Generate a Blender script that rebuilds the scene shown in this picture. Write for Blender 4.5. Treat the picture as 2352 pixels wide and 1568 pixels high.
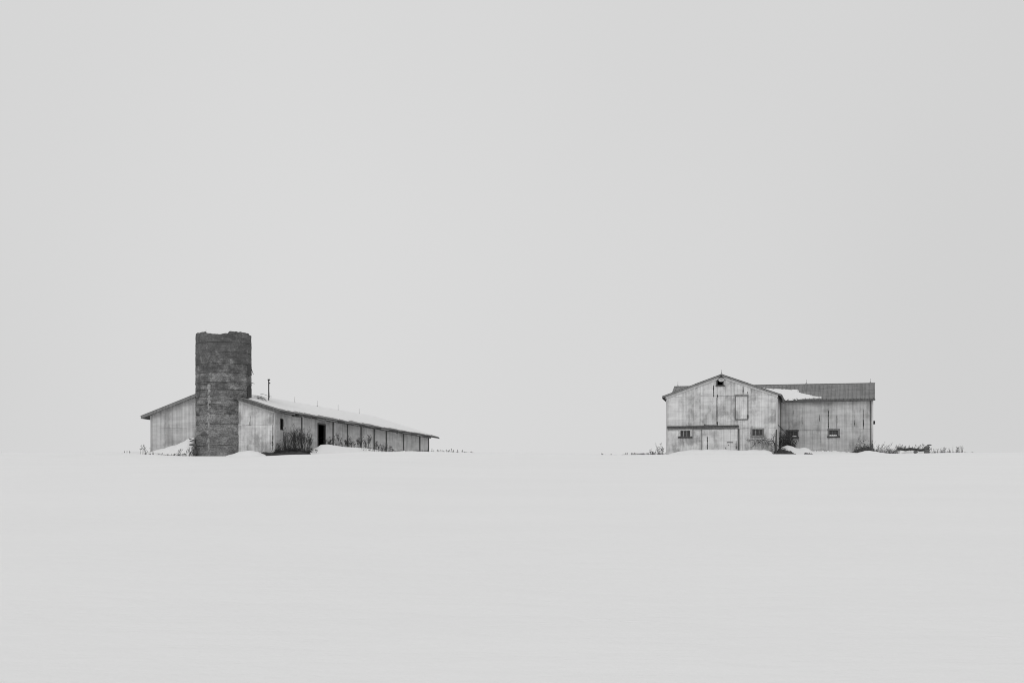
import bpy, math, random
from mathutils import Vector, noise

# ------------------------------------------------------------------ scene / camera / light
for o in list(bpy.data.objects):
    bpy.data.objects.remove(o)
scene = bpy.context.scene
COL = scene.collection
R = math.radians

LENS = 72.0
F = LENS / 36.0 * 2352.0          # focal length in photo pixels (photo measured at 2352 wide)
HY = 1350.0                        # eye level line in that photo: the camera stands below the hill
cam_d = bpy.data.cameras.new('camera')
cam = bpy.data.objects.new('camera', cam_d)
COL.objects.link(cam)
cam.location = (0, 0, 0)
cam.rotation_euler = (R(90), 0, 0)
cam_d.lens = LENS
cam_d.sensor_width = 36
cam_d.shift_y = (HY - 784) / 2352.0
cam_d.clip_start = 0.1
cam_d.clip_end = 20000
scene.camera = cam
scene.render.engine = 'CYCLES'
scene.cycles.filter_width = 1.0

SUN_EL, SUN_AZ = 42.0, 208.0       # overcast: weak, very soft sun from behind the camera, left
world = bpy.data.worlds.new('World')
scene.world = world
world.use_nodes = True
wn = world.node_tree.nodes
wl = world.node_tree.links
wn.clear()
wo = wn.new('ShaderNodeOutputWorld')
bg = wn.new('ShaderNodeBackground')
sky = wn.new('ShaderNodeTexSky')
sky.sky_type = 'NISHITA'
sky.sun_disc = False
sky.sun_elevation = R(SUN_EL)
sky.sun_rotation = R(SUN_AZ)
sky.dust_density = 6
bw = wn.new('ShaderNodeRGBToBW')
mul = wn.new('ShaderNodeMath'); mul.operation = 'MULTIPLY'; mul.inputs[1].default_value = 0.10
wl.new(sky.outputs[0], bw.inputs[0])
wl.new(bw.outputs[0], mul.inputs[0])
tc = wn.new('ShaderNodeTexCoord')
nz = wn.new('ShaderNodeTexNoise'); nz.inputs['Scale'].default_value = 2.0; nz.inputs['Detail'].default_value = 2
mp_ = wn.new('ShaderNodeMapping'); mp_.inputs['Location'].default_value = (27.4, 17.2, 8.6)   # drift of the cloud deck
wl.new(tc.outputs['Generated'], mp_.inputs['Vector'])
wl.new(mp_.outputs[0], nz.inputs['Vector'])
mr = wn.new('ShaderNodeMapRange')
mr.inputs['From Min'].default_value = 0.3; mr.inputs['From Max'].default_value = 0.7
mr.inputs['To Min'].default_value = 0.66; mr.inputs['To Max'].default_value = 0.742
wl.new(nz.outputs['Fac'], mr.inputs['Value'])
mx = wn.new('ShaderNodeMix'); mx.data_type = 'FLOAT'
mx.inputs[0].default_value = 0.92      # a closed cloud deck over the clear sky
wl.new(mul.outputs[0], mx.inputs[2])
wl.new(mr.outputs[0], mx.inputs[3])
wl.new(mx.outputs[0], bg.inputs['Color'])
bg.inputs['Strength'].default_value = 1.0
wl.new(bg.outputs[0], wo.inputs['Surface'])

sun_d = bpy.data.lights.new('sun', 'SUN')
sun_d.energy = 0.5
sun_d.angle = R(25)
sun_d.color = (1, 1, 1)
sun = bpy.data.objects.new('sun', sun_d)
COL.objects.link(sun)
az = R(SUN_AZ)
sd = Vector((math.sin(az) * math.cos(R(SUN_EL)), math.cos(az) * math.cos(R(SUN_EL)), math.sin(R(SUN_EL))))
sun.rotation_euler = sd.to_track_quat('Z', 'Y').to_euler()
sun.location = sd * 300

scene.view_settings.view_transform = 'Standard'
scene.view_settings.look = 'None'
scene.view_settings.gamma = 1
scene.view_settings.exposure = 0
scene.view_settings.use_curve_mapping = False

# ------------------------------------------------------------------ helpers
def tag(o, label=None, cat=None, group=None, kind=None):
    if label: o['label'] = label
    if cat: o['category'] = cat
    if group: o['group'] = group
    if kind: o['kind'] = kind
    return o

def empty(name, loc, rz=0.0):
    o = bpy.data.objects.new(name, None)
    o.empty_display_size = 0.5
    o.location = loc
    o.rotation_euler = (0, 0, rz)
    COL.objects.link(o)
    return o

class MB:
    """collects vertices and faces for one mesh"""
    def __init__(self):
        self.v = []; self.f = []
    def quad(self, a, b, c, d):
        n = len(self.v); self.v += [tuple(a), tuple(b), tuple(c), tuple(d)]
        self.f.append((n, n + 1, n + 2, n + 3))
    def hexa(self, p):
        """8 corners: bottom ring 0-3, top ring 4-7"""
        n = len(self.v); self.v += [tuple(q) for q in p]
        for f in ((3, 2, 1, 0), (4, 5, 6, 7), (0, 1, 5, 4), (1, 2, 6, 5), (2, 3, 7, 6), (3, 0, 4, 7)):
            self.f.append(tuple(n + i for i in f))
        return self
    def box(self, x0, x1, y0, y1, z0, z1):
        return self.hexa([(x0, y0, z0), (x1, y0, z0), (x1, y1, z0), (x0, y1, z0),
                          (x0, y0, z1), (x1, y0, z1), (x1, y1, z1), (x0, y1, z1)])
    def tube(self, pts, rads, sides=4, cap=True):
        n0 = len(self.v); m = len(pts)
        for i, p in enumerate(pts):
            p = Vector(p)
            t = Vector(pts[min(i + 1, m - 1)]) - Vector(pts[max(i - 1, 0)])
            if t.length < 1e-6: t = Vector((0, 0, 1))
            t.normalize()
            a = t.cross(Vector((0, 0, 1)) if abs(t.z) < 0.9 else Vector((1, 0, 0))).normalized()
            b = t.cross(a)
            for k in range(sides):
                th = 2 * math.pi * k / sides
                self.v.append(tuple(p + (a * math.cos(th) + b * math.sin(th)) * rads[i]))
        for i in range(m - 1):
            for k in range(sides):
                k2 = (k + 1) % sides
                self.f.append((n0 + i * sides + k, n0 + i * sides + k2, n0 + (i + 1) * sides + k2, n0 + (i + 1) * sides + k))
        if cap:
            self.f.append(tuple(n0 + k for k in reversed(range(sides))))
            self.f.append(tuple(n0 + (m - 1) * sides + k for k in range(sides)))
        return self
    def blob(self, c, r, rng, squash=1.0):
        """small rough octahedron, a seed head or bud"""
        n = len(self.v); c = Vector(c)
        for d in ((1, 0, 0), (-1, 0, 0), (0, 1, 0), (0, -1, 0), (0, 0, squash), (0, 0, -squash)):
            self.v.append(tuple(c + Vector(d) * r * rng.uniform(0.7, 1.3)))
        for f in ((0, 2, 4), (2, 1, 4), (1, 3, 4), (3, 0, 4), (2, 0, 5), (1, 2, 5), (3, 1, 5), (0, 3, 5)):
            self.f.append(tuple(n + i for i in f))
        return self
    def build(self, name, m, parent=None, smooth=False):
        me = bpy.data.meshes.new(name)
        me.from_pydata(self.v, [], self.f)
        me.update()
        if smooth:
            me.polygons.foreach_set('use_smooth', [True] * len(me.polygons))
        me.materials.append(m)
        o = bpy.data.objects.new(name, me)
        COL.objects.link(o)
        if parent: o.parent = parent
        return o

def interp(tab, x):
    if x <= tab[0][0]: return tab[0][1]
    for (a, b), (c, d) in zip(tab, tab[1:]):
        if x <= c:
            t = (x - a) / (c - a)
            t = t * t * (3 - 2 * t)
            return b + (d - b) * t
    return tab[-1][1]

def lin(tab, x):
    if x <= tab[0][0]: return tab[0][1:]
    for a, c in zip(tab, tab[1:]):
        if x <= c[0]:
            t = (x - a[0]) / (c[0] - a[0]); t = t * t * (3 - 2 * t) * 0.5 + t * 0.5
            return tuple(p + (q - p) * t for p, q in zip(a[1:], c[1:]))
    return tab[-1][1:]

def N(x, y, z=0.0):
    return noise.noise(Vector((x, y, z)))

# ------------------------------------------------------------------ materials (black and white photograph: neutral greys)
def G(v): return (v, v, v, 1)

class NT:
    def __init__(self, name, rough=0.8):
        self.m = bpy.data.materials.new(name); self.m.use_nodes = True
        self.n = self.m.node_tree.nodes; self.l = self.m.node_tree.links
        self.b = self.n['Principled BSDF']; self.b.inputs['Roughness'].default_value = rough
        self.b.inputs['Specular IOR Level'].default_value = 0.25
        self.tc = self.n.new('ShaderNodeTexCoord')
    def noise(self, scale, detail=3, sc=(1, 1, 1), rough=0.55, off=(0, 0, 0), src='Object'):
        mp = self.n.new('ShaderNodeMapping')
        mp.inputs['Scale'].default_value = sc; mp.inputs['Location'].default_value = off
        self.l.new(self.tc.outputs[src], mp.inputs['Vector'])
        t = self.n.new('ShaderNodeTexNoise')
        t.inputs['Scale'].default_value = scale; t.inputs['Detail'].default_value = detail
        t.inputs['Roughness'].default_value = rough
        self.l.new(mp.outputs[0], t.inputs['Vector'])
        return t.outputs['Fac']
    def ramp(self, fac, stops):
        r = self.n.new('ShaderNodeValToRGB')
        e = r.color_ramp.elements
        while len(e) < len(stops): e.new(0.5)
        for i, (p, v) in enumerate(stops):
            e[i].position = p; e[i].color = G(v)
        self.l.new(fac, r.inputs[0]); return r.outputs[0]
    def mix(self, fac, a, b, mode='MIX'):
        x = self.n.new('ShaderNodeMix'); x.data_type = 'RGBA'; x.blend_type = mode
        for s, i in ((fac, 0), (a, 6), (b, 7)):
            if hasattr(s, 'links'): self.l.new(s, x.inputs[i])
            elif i == 0: x.inputs[0].default_value = s
            else: x.inputs[i].default_value = G(s)
        return x.outputs[2]
    def rng(self, fac, a, b, c, d):
        r = self.n.new('ShaderNodeMapRange')
        self.l.new(fac, r.inputs[0])
        for i, q in enumerate((a, b, c, d)): r.inputs[i + 1].default_value = q
        return r.outputs[0]
    def rnd(self, a, b):
        oi = self.n.new('ShaderNodeObjectInfo'); return self.rng(oi.outputs['Random'], 0, 1, a, b)
    def sep(self, axis):
        s = self.n.new('ShaderNodeSeparateXYZ'); self.l.new(self.tc.outputs['Object'], s.inputs[0]); return s.outputs[axis]
    def bump(self, fac, strength, dist):
        b = self.n.new('ShaderNodeBump'); b.inputs['Strength'].default_value = strength
        b.inputs['Distance'].default_value = dist
        self.l.new(fac, b.inputs['Height']); self.l.new(b.outputs[0], self.b.inputs['Normal'])
    def color(self, c):
        if hasattr(c, 'links'): self.l.new(c, self.b.inputs['Base Color'])
        else: self.b.inputs['Base Color'].default_value = G(c)
        return self.m

def metal(name, lo, hi, var=0.06, streak=0.3, rust=0.62, lower=1.0, blotch=0.5):
    t = NT(name, 0.75)
    patch = t.ramp(t.noise(0.55, 6, (1, 1, 0.7), 0.66), [(0.40, lo), (0.47, lo * 0.4 + hi * 0.6), (0.56, hi)])
    brush = t.ramp(t.noise(1.0, 4, (0.45, 0.45, 2.6), 0.6, (5, 2, 9)), [(0.40, 0.76), (0.60, 1.08)])
    c = t.mix(blotch, patch, brush, 'MULTIPLY')
    st = t.ramp(t.noise(1.0, 4, (5.5, 5.5, 0.16), 0.6), [(0.38, 1 - streak), (0.56, 1.0)])
    c = t.mix(0.6, c, st, 'MULTIPLY')
    rib_grain = t.ramp(t.noise(1.0, 2, (15, 15, 0.04), 0.5, (3, 1, 0)), [(0.38, 0.86), (0.56, 1.02)])  # light and shade of the ribs painted in as fine vertical grain
    c = t.mix(0.6, c, rib_grain, 'MULTIPLY')
    c = t.mix(1.0, c, t.rnd(1 - var, 1 + var), 'MULTIPLY')
    rs = t.ramp(t.noise(1.0, 6, (4.5, 4.5, 0.55), 0.7, (11, 7, 4)), [(rust, 0.0), (rust + 0.07, 0.75)])
    c = t.mix(rs, c, 0.11)
    t.bump(t.noise(2.2, 3), 0.25, 0.02)
    return t.color(c)

def wood(name, lo, hi, sc=(9, 9, 0.7)):
    t = NT(name, 0.9)
    c = t.ramp(t.noise(1.0, 5, sc, 0.65), [(0.3, lo), (0.7, hi)])
    c = t.mix(1.0, c, t.rnd(0.8, 1.2), 'MULTIPLY')
    t.bump(t.noise(1.0, 4, sc), 0.5, 0.02)
    return t.color(c)

def plain(name, v, rough=0.85, var=0.15):
    t = NT(name, rough)
    c = t.ramp(t.noise(3.0, 4), [(0.3, v * (1 - var)), (0.7, v * (1 + var))])
    c = t.mix(1.0, c, t.rnd(0.85, 1.15), 'MULTIPLY')
    return t.color(c)

def snow_mat(name, v=0.86):
    t = NT(name, 0.7)
    c = t.ramp(t.noise(0.12, 5, (1, 1, 1)), [(0.3, v * 0.985), (0.7, v * 1.01)])
    t.bump(t.noise(0.8, 7, (1, 1.6, 1), 0.62), 0.6, 0.13)
    return t.color(c)

M = {}
M['snow'] = snow_mat('snow', 0.85)
M['drift'] = snow_mat('snow_drifted', 0.825)
M['metal_pale'] = metal('weathered_white_steel', 0.44, 0.76, 0.025, 0.08, 0.69)
M['metal_grey'] = metal('weathered_galvanised_steel', 0.44, 0.64, 0.025, 0.11, 0.72)
M['metal_wing'] = metal('weathered_grey_steel', 0.42, 0.65, 0.025, 0.11, 0.70)
M['metal_side'] = metal('dull_flat_steel', 0.42, 0.60, 0.09, 0.18, 0.76)
M['metal_roof'] = metal('dark_roof_steel', 0.20, 0.265, 0.07, 0.15, 0.75, blotch=0.4)
M['backing'] = wood('dark_wall_boards', 0.04, 0.08)
M['wood_dark'] = wood('weathered_dark_wood', 0.05, 0.13)
M['wood_mid'] = wood('weathered_grey_wood', 0.14, 0.30)
M['wood_pale'] = wood('flaking_white_paint', 0.35, 0.80, (14, 14, 5))
M['trim'] = wood('galvanised_trim', 0.42, 0.62, (6, 6, 0.6))
M['trim_dark'] = wood('rusty_dark_trim', 0.07, 0.17, (8, 8, 1.0))
M['black'] = plain('open_gap', 0.03)
M['rust'] = plain('rust_stain', 0.075, 0.95, 0.5)
M['iron'] = plain('dark_iron', 0.05, 0.6)
M['twig'] = plain('dry_twigs', 0.06, 0.95, 0.3)
M['weed'] = plain('dry_weeds', 0.085, 0.95, 0.35)
M['grass'] = plain('dead_grass', 0.12, 0.95, 0.35)
M['stone'] = plain('field_stone', 0.12, 0.9, 0.4)
M['soil'] = plain('bare_soil', 0.05, 1.0, 0.5)
M['muntin'] = plain('pale_muntin', 0.55, 0.7, 0.1)
M['enamel'] = plain('white_enamel', 0.78, 0.4, 0.05)
g = NT('dusty_window_glass', 0.25); g.b.inputs['Specular IOR Level'].default_value = 0.35
M['glass'] = g.color(g.ramp(g.noise(2.0, 4), [(0.3, 0.035), (0.7, 0.075)]))

def silo_mat():
    t = NT('weathered_concrete', 0.95)
    base = t.ramp(t.noise(1.1, 6, (1, 1, 1.4), 0.7), [(0.33, 0.14), (0.5, 0.21), (0.67, 0.29)])
    layer = t.ramp(t.noise(1.0, 6, (0.55, 0.55, 2.3), 0.72), [(0.36, 0.5), (0.5, 0.95), (0.62, 1.3)])
    c = t.mix(0.85, base, layer, 'MULTIPLY')
    speck = t.ramp(t.noise(7, 5, (1, 1, 1.3), 0.7), [(0.36, 0.5), (0.5, 1.0), (0.66, 1.5)])
    c = t.mix(0.9, c, speck, 'MULTIPLY')
    # black algae growing from the wet broken rim downwards, with runs
    z = t.sep(2)
    runs = t.noise(1.0, 6, (0.9, 0.9, 0.75), 0.72, (2, 5, 1))
    a = t.n.new('ShaderNodeMath'); a.operation = 'MULTIPLY_ADD'
    t.l.new(t.rng(z, 4.0, 11.5, 0.0, 0.35), a.inputs[0]); a.inputs[1].default_value = 1.0
    t.l.new(runs, a.inputs[2])
    al = t.ramp(a.outputs[0], [(0.64, 0.0), (0.78, 0.66)])
    c = t.mix(al, c, 0.062)
    dk = t.ramp(t.noise(0.9, 4, (1, 1, 1.6), 0.6, (8, 3, 4)), [(0.54, 0.0), (0.62, 0.7)])
    c = t.mix(dk, c, 0.075)
    lim = t.ramp(t.noise(4.0, 5, (1, 1, 1.5), 0.7, (1, 9, 3)), [(0.62, 0.0), (0.72, 0.6)])
    c = t.mix(lim, c, 0.36)
    c = t.mix(1.0, c, t.rnd(0.85, 1.15), 'MULTIPLY')
    t.bump(t.noise(6.0, 7, (1, 1, 1.5), 0.7), 0.8, 0.06)
    return t.color(c)
M['concrete'] = silo_mat()
M['lime'] = plain('lime_mortar', 0.29, 0.95, 0.45)

# ------------------------------------------------------------------ terrain
CREST_Y = 197.0
crest_tab = [(-2000, 1037), (280, 1037), (345, 1042), (450, 1046), (600, 1046), (700, 1042), (860, 1036), (985, 1035.5),
             (1110, 1038), (1300, 1041), (1420, 1043), (1520, 1042), (1640, 1041), (1870, 1041.5), (2060, 1040), (2200, 1037.5), (2352, 1037), (5000, 1036)]
def crest_z(x):
    return (HY - interp(crest_tab, 1176 + F * x / CREST_Y)) * CREST_Y / F - 0.02
def ground(x, y):
    zc = crest_z(x)
    if y < 0:
        return -1.6 + 0.03 * y
    front = -1.6 + (zc + 1.6) * y / CREST_Y
    back = zc - 0.012 * (y - CREST_Y) * (1 if y < 300 else 1)
    if y > 320: back -= 0.00002 * (y - 320) ** 2 if y < 1500 else 0.00002 * 1180 ** 2 + 0.0472 * (y - 1500)
    k = 0.35
    h = max(0.0, min(1.0, 0.5 + 0.5 * (back - front) / k))
    z = back + (front - back) * h - k * h * (1 - h)
    fade = min(1.0, y / 15.0) * (1.0 if y < 150 else max(0.0, (190 - y) / 40.0))
    z += fade * (0.07 * N(x * 0.11, y * 0.05) + 0.03 * N(x * 0.6, y * 0.3, 4)) * (0.35 + 0.65 * max(0, 1 - y / 90))
    return z

def axis_steps(spec):
    out = []
    for a, b, n in spec:
        out += [a + (b - a) * i / n for i in range(n)]
    out.append(spec[-1][1]); return out
xs = axis_steps([(-4000, -400, 12), (-400, -60, 17), (-60, 60, 200), (60, 400, 17), (400, 4000, 12)])
ys = axis_steps([(-300, 4, 6), (4, 40, 70), (40, 180, 80), (180, 260, 90), (260, 600, 12), (600, 6000, 12)])
gm = MB()
for y in ys:
    for x in xs:
        gm.v.append((x, y, ground(x, y)))
nx = len(xs)
for j in range(len(ys) - 1):
    for i in range(nx - 1):
        a = j * nx + i
        gm.f.append((a, a + 1, a + nx + 1, a + nx))
gnd = gm.build('snow_field', M['snow'], smooth=True)
tag(gnd, 'smooth white snow field rising to the low crest where the barns stand', 'ground', kind='structure')

# ------------------------------------------------------------------ measuring: photo point -> building coordinates
class Frame:
    def __init__(self, ox, oy, z0, theta):
        self.ox, self.oy, self.z0 = ox, oy, z0
        self.c, self.s = math.cos(R(theta)), math.sin(R(theta)); self.th = theta
    def u(self, p, v):                       # photo column -> u on a wall of constant v
        k = (p - 1176) / F
        return (k * (self.oy + self.c * v) - self.ox - self.s * v) / (self.c + k * self.s)
    def v(self, p, u):                       # photo column -> v on a wall of constant u
        k = (p - 1176) / F
        return (k * (self.oy - self.s * u) - self.ox - self.c * u) / (self.s - k * self.c)
    def z(self, y, u, v):
        return (HY - y) / F * (self.oy - self.s * u + self.c * v) - self.z0
    def world(self, u, v, z=0):
        return Vector((self.ox + self.c * u + self.s * v, self.oy - self.s * u + self.c * v, self.z0 + z))
    def root(self, name):
        return empty(name, (self.ox, self.oy, self.z0), -R(self.th))

def at(p, y, Y):
    return Vector(((p - 1176) * Y / F, Y, (HY - y) * Y / F))

# ------------------------------------------------------------------ building kit
def slab_wall(mapf, s_breaks, rows, top, holes, thick):
    """wall slab on a grid with real openings. mapf(s, z, d): d = depth inwards. rows: z breaks, top(s): roof line"""
    mb = MB()
    s_breaks = list(s_breaks)
    for a_, b_ in list(zip(s_breaks, s_breaks[1:])):
        n_ = max(1, int((b_ - a_) / 0.5)); s_breaks += [a_ + (b_ - a_) * i_ / n_ for i_ in range(1, n_)]
    ss = sorted(set([round(a, 4) for a in s_breaks] + [round(h[i], 4) for h in holes for i in (0, 1)]))
    zs = sorted(set([round(a, 4) for a in rows] + [round(h[i], 4) for h in holes for i in (2, 3)]))
    def filled(i, j):
        if i < 0 or j < 0 or i >= len(ss) - 1 or j >= len(zs): return False
        sm = (ss[i] + ss[i + 1]) / 2
        zm = (zs[j] + (zs[j + 1] if j + 1 < len(zs) else zs[j] + 0.02)) / 2
        return not any(h[0] < sm < h[1] and h[2] < zm < h[3] for h in holes)
    for i in range(len(ss) - 1):
        for j in range(len(zs)):
            if not filled(i, j): continue
            a, b = ss[i], ss[i + 1]
            za = zb = zs[j]
            if j + 1 < len(zs): ta, tb = min(zs[j + 1], top(a)), min(zs[j + 1], top(b))
            else: ta, tb = top(a), top(b)
            if ta <= za and tb <= zb: continue
            ta, tb = max(ta, za), max(tb, zb)
            mb.quad(mapf(a, za, 0), mapf(b, zb, 0), mapf(b, tb, 0), mapf(a, ta, 0))
            mb.quad(mapf(b, zb, thick), mapf(a, za, thick), mapf(a, ta, thick), mapf(b, tb, thick))
            if not filled(i - 1, j): mb.quad(mapf(a, za, thick), mapf(a, za, 0), mapf(a, ta, 0), mapf(a, ta, thick))
            if not filled(i + 1, j): mb.quad(mapf(b, zb, 0), mapf(b, zb, thick), mapf(b, tb, thick), mapf(b, tb, 0))
            if not filled(i, j - 1): mb.quad(mapf(a, za, thick), mapf(b, zb, thick), mapf(b, zb, 0), mapf(a, za, 0))
            if j + 1 >= len(zs) or not filled(i, j + 1): mb.quad(mapf(a, ta, 0), mapf(b, tb, 0), mapf(b, tb, thick), mapf(a, ta, thick))
    return mb

SEAM = ((0.0, 0.0), (0.015, 1.0), (0.10, 1.0), (0.115, 0.0), (0.5, 0.08), (0.9, 0.0))
def corrugated(mapf, s0, s1, zb, zt, pitch, amp, off=0.0, prof=None):
    """one corrugated steel sheet: ribs stand proud (negative depth). zb, zt are functions of s"""
    mb = MB(); pts = []
    k0 = math.floor(s0 / pitch); k1 = math.ceil(s1 / pitch)
    prof = prof or ((0.0, 0.0), (0.16, 0.0), (0.30, 1.0), (0.84, 1.0), (0.98, 0.0))
    for k in range(k0, k1 + 1):
        for t, h in prof:
            s = (k + t) * pitch
            if s0 < s < s1: pts.append((s, h))
    pts = [(s0, 0.4)] + pts + [(s1, 0.4)]
    for s, h in pts:
        d = -0.012 - off - amp * h
        mb.v.append(tuple(mapf(s, zb(s), d))); mb.v.append(tuple(mapf(s, zt(s), d)))
    for i in range(len(pts) - 1):
        mb.f.append((2 * i, 2 * i + 2, 2 * i + 3, 2 * i + 1))
    return mb

def sheet_wall(parent, mapf, s0, s1, tiers, top, holes, width, pitch, amp, mat, rng, flat=False, name='wall_panel'):
    """clad a wall with single sheets. tiers: z breaks (last tier runs to the roof line)"""
    ss = []
    s = s0
    while s < s1 - 0.15:
        ss.append(s); s += width
    ss.append(s1)
    n = 0
    for j in range(len(tiers)):
        zb = tiers[j]; zt = tiers[j + 1] if j + 1 < len(tiers) else None
        cuts = set(round(a, 4) for a in ss)
        for h in holes:
            if h[3] > zb + 0.01 and (zt is None or h[2] < zt - 0.01):
                cuts.add(round(h[0], 4)); cuts.add(round(h[1], 4))
        cuts = sorted(c for c in cuts if s0 - 0.001 <= c <= s1 + 0.001)
        for a, b in zip(cuts, cuts[1:]):
            if b - a < 0.04: continue
            sm = (a + b) / 2
            iv = [(zb, zt)]
            for h in holes:
                if h[0] < sm < h[1]:
                    new = []
                    for p, q in iv:
                        Q = top(sm) if q is None else q
                        if h[3] <= p or h[2] >= Q: new.append((p, q)); continue
                        if h[2] > p + 0.05: new.append((p, h[2]))
                        if h[3] < Q - 0.05: new.append((h[3], q))
                    iv = new
            for p, q in iv:
                o_ = rng.uniform(0, 0.010)
                tilt = rng.uniform(-0.006, 0.006)
                g_ = 0.001 if rng.random() < 0.75 else 0.006
                gapb = 0.006 + rng.uniform(0, 0.01)
                fb = (lambda s, p=p, gapb=gapb, tilt=tilt: p + gapb + tilt)
                ft = (lambda s, q=q: (top(s) - 0.02)) if q is None else (lambda s, q=q: min(q - 0.004, top(s) - 0.02))
                if ft(a) - fb(a) < 0.03 and ft(b) - fb(b) < 0.03: continue
                corrugated(mapf, a + g_, b - g_, fb, lambda s, ft=ft, fb=fb: max(ft(s), fb(s) + 0.01),
                           pitch, amp, o_).build(name, mat, parent)
                n += 1
    return n

def roof_slab(parent, u0, u1, v0, v1, za, zb, axis, thick, mat, name='roof'):
    """one slope. axis 'u': za at u0, zb at u1; axis 'v': za at v0, zb at v1"""
    mb = MB()
    def z(u, v): return za + (zb - za) * ((u - u0) / (u1 - u0) if axis == 'u' else (v - v0) / (v1 - v0))
    c = [(u0, v0), (u1, v0), (u1, v1), (u0, v1)]
    mb.hexa([(u, v, z(u, v) - thick) for u, v in c] + [(u, v, z(u, v)) for u, v in c])
    return mb.build(name, mat, parent)

def scar(parent, mapf, s, z0, z1, w, rng, mat, depth=-0.055, name='open_seam'):
    """narrow torn gap between two sheets: ragged rusty edges standing proud of the ribs"""
    mb = MB(); n = max(4, int((z1 - z0) / 0.10)); rows = []
    for i in range(n + 1):
        z = z0 + (z1 - z0) * i / n
        ww = w * (0.35 + 0.9 * rng.random()) * (0.4 if i in (0, n) else 1)
        x = s + rng.uniform(-0.012, 0.012)
        rows.append((x - ww / 2, x + ww / 2, z))
    for (a, b, z), (a2, b2, z2) in zip(rows, rows[1:]):
        mb.quad(mapf(a, z, depth), mapf(b, z, depth), mapf(b2, z2, depth), mapf(a2, z2, depth))
        mb.quad(mapf(a, z, depth), mapf(a2, z2, depth), mapf(a2, z2, 0), mapf(a, z, 0))
        mb.quad(mapf(b2, z2, depth), mapf(b, z, depth), mapf(b, z, 0), mapf(b2, z2, 0))
    return mb.build(name, mat, parent)

def hscar(parent, mapf, s0, s1, z, w, rng, mat, depth=-0.055, name='open_seam'):
    mb = MB(); n = max(3, int((s1 - s0) / 0.12)); rows = []
    for i in range(n + 1):
        s = s0 + (s1 - s0) * i / n
        ww = w * (0.4 + 0.8 * rng.random()); zz = z + rng.uniform(-0.01, 0.01)
        rows.append((s, zz - ww / 2, zz + ww / 2))
    for (s, a, b), (s2, a2, b2) in zip(rows, rows[1:]):
        mb.quad(mapf(s, a, depth), mapf(s2, a2, depth), mapf(s2, b2, depth), mapf(s, b, depth))
        mb.quad(mapf(s, b, depth), mapf(s2, b2, depth), mapf(s2, b2, 0), mapf(s, b, 0))
        mb.quad(mapf(s2, a2, depth), mapf(s, a, depth), mapf(s, a, 0), mapf(s2, a2, 0))
    return mb.build(name, mat, parent)

def mbox(mapf, s0, s1, z0, z1, d0, d1, mb=None):
    mb = mb or MB()
    return mb.hexa([mapf(s0, z0, d0), mapf(s1, z0, d0), mapf(s1, z0, d1), mapf(s0, z0, d1),
                    mapf(s0, z1, d0), mapf(s1, z1, d0), mapf(s1, z1, d1), mapf(s0, z1, d1)])

def window(parent, mapf, s0, s1, z0, z1, frame_m, sill_m, fw=0.15, label=None, snow_sill=False, head=None, dy=0.0, muntin=None):
    """three-light barn window in a real opening: frame boards, sill, muntins, three panes"""
    w = empty('window', (0, 0, 0)); w.parent = parent
    mbox(mapf, s0 - fw, s0 + 0.02, z0 - 0.02, z1 + 0.02, -0.075, 0.10).build('jamb', frame_m, w)
    mbox(mapf, s1 - 0.02, s1 + fw, z0 - 0.02, z1 + 0.02, -0.075, 0.10).build('jamb', frame_m, w)
    if label: w['label'] = label
    mbox(mapf, s0 - fw - 0.03, s1 + fw + 0.03, z1 + 0.021, z1 + 0.03 + fw, -0.085, 0.08).build('window_head', head or frame_m, w)
    mbox(mapf, s0 - fw - 0.05, s1 + fw + 0.05, z0 - fw - 0.02, z0 - 0.021, -0.13, 0.08).build('window_sill', sill_m, w)
    n = 3; a = (s1 - s0 - 0.04) / n
    for i in range(n):
        x0 = s0 + 0.02 + i * a
        mbox(mapf, x0 + 0.003, x0 + a - 0.003, z0, z1, 0.055 + dy, 0.062 + dy).build('pane', M['glass'], w)
        if i:
            mbox(mapf, x0 - 0.016, x0 + 0.016, z0 - 0.01, z1 + 0.01, 0.015, 0.054).build('muntin', muntin or M['muntin'], w)
    if snow_sill:
        sn = MB(); q = 10; z_ = z0 - 0.018
        for i in range(q):
            xa = s0 + 0.03 + (s1 - s0 - 0.16) * i / q; xb = s0 + 0.03 + (s1 - s0 - 0.16) * (i + 1) / q
            mbox(mapf, xa, xb, z_, z_ + 0.115 + 0.02 * math.sin(i * 2.1), -0.06, 0.04, sn)
        sn.build('sill_snow', M['drift'], w)
    return w

def rod(parent, u, v, z, h, r=0.014, name='lightning_rod'):
    mb = MB()
    mb.tube([(u, v, z - 0.1), (u, v, z + h * 0.6), (u + 0.01, v, z + h)], [r, r, r * 0.5], 5)
    mb.tube([(u - 0.10, v, z - 0.02), (u, v, z + 0.10)], [0.012, 0.012], 4)
    mb.tube([(u + 0.10, v, z - 0.02), (u, v, z + 0.10)], [0.012, 0.012], 4)
    return mb.build(name, M['iron'], parent)

# ------------------------------------------------------------------ the gabled barn (right)
rng = random.Random(7)
B = Frame(25.89, 200.0, 12.95, 10.0)
barn = B.root('gabled_barn')
tag(barn, 'pale corrugated L-shaped barn with front gable, loft door and dark metal roof', 'barn')
W2 = 10.82; VS = 5.9; HW = 5.41
EAVE, PITCH = 6.05, 0.354
RIDGE = EAVE + PITCH * HW
UR = B.u(2004.5, VS)                    # right end of the wing
front = lambda s, z, d: (s, d, z)       # ell gable wall, v = 0
wing = lambda s, z, d: (s, VS + d, z)
side = lambda s, z, d: (-d, s, z)       # ell right wall, u = 0, s = v
bu = lambda p: B.u(p, 0); bz = lambda y: B.z(y, -5.4, 0)
wu = lambda p: B.u(p, VS); wz = lambda y: B.z(y, 4.5, VS)
gab = lambda s: RIDGE - 0.14 - PITCH * abs(s + HW)

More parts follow.
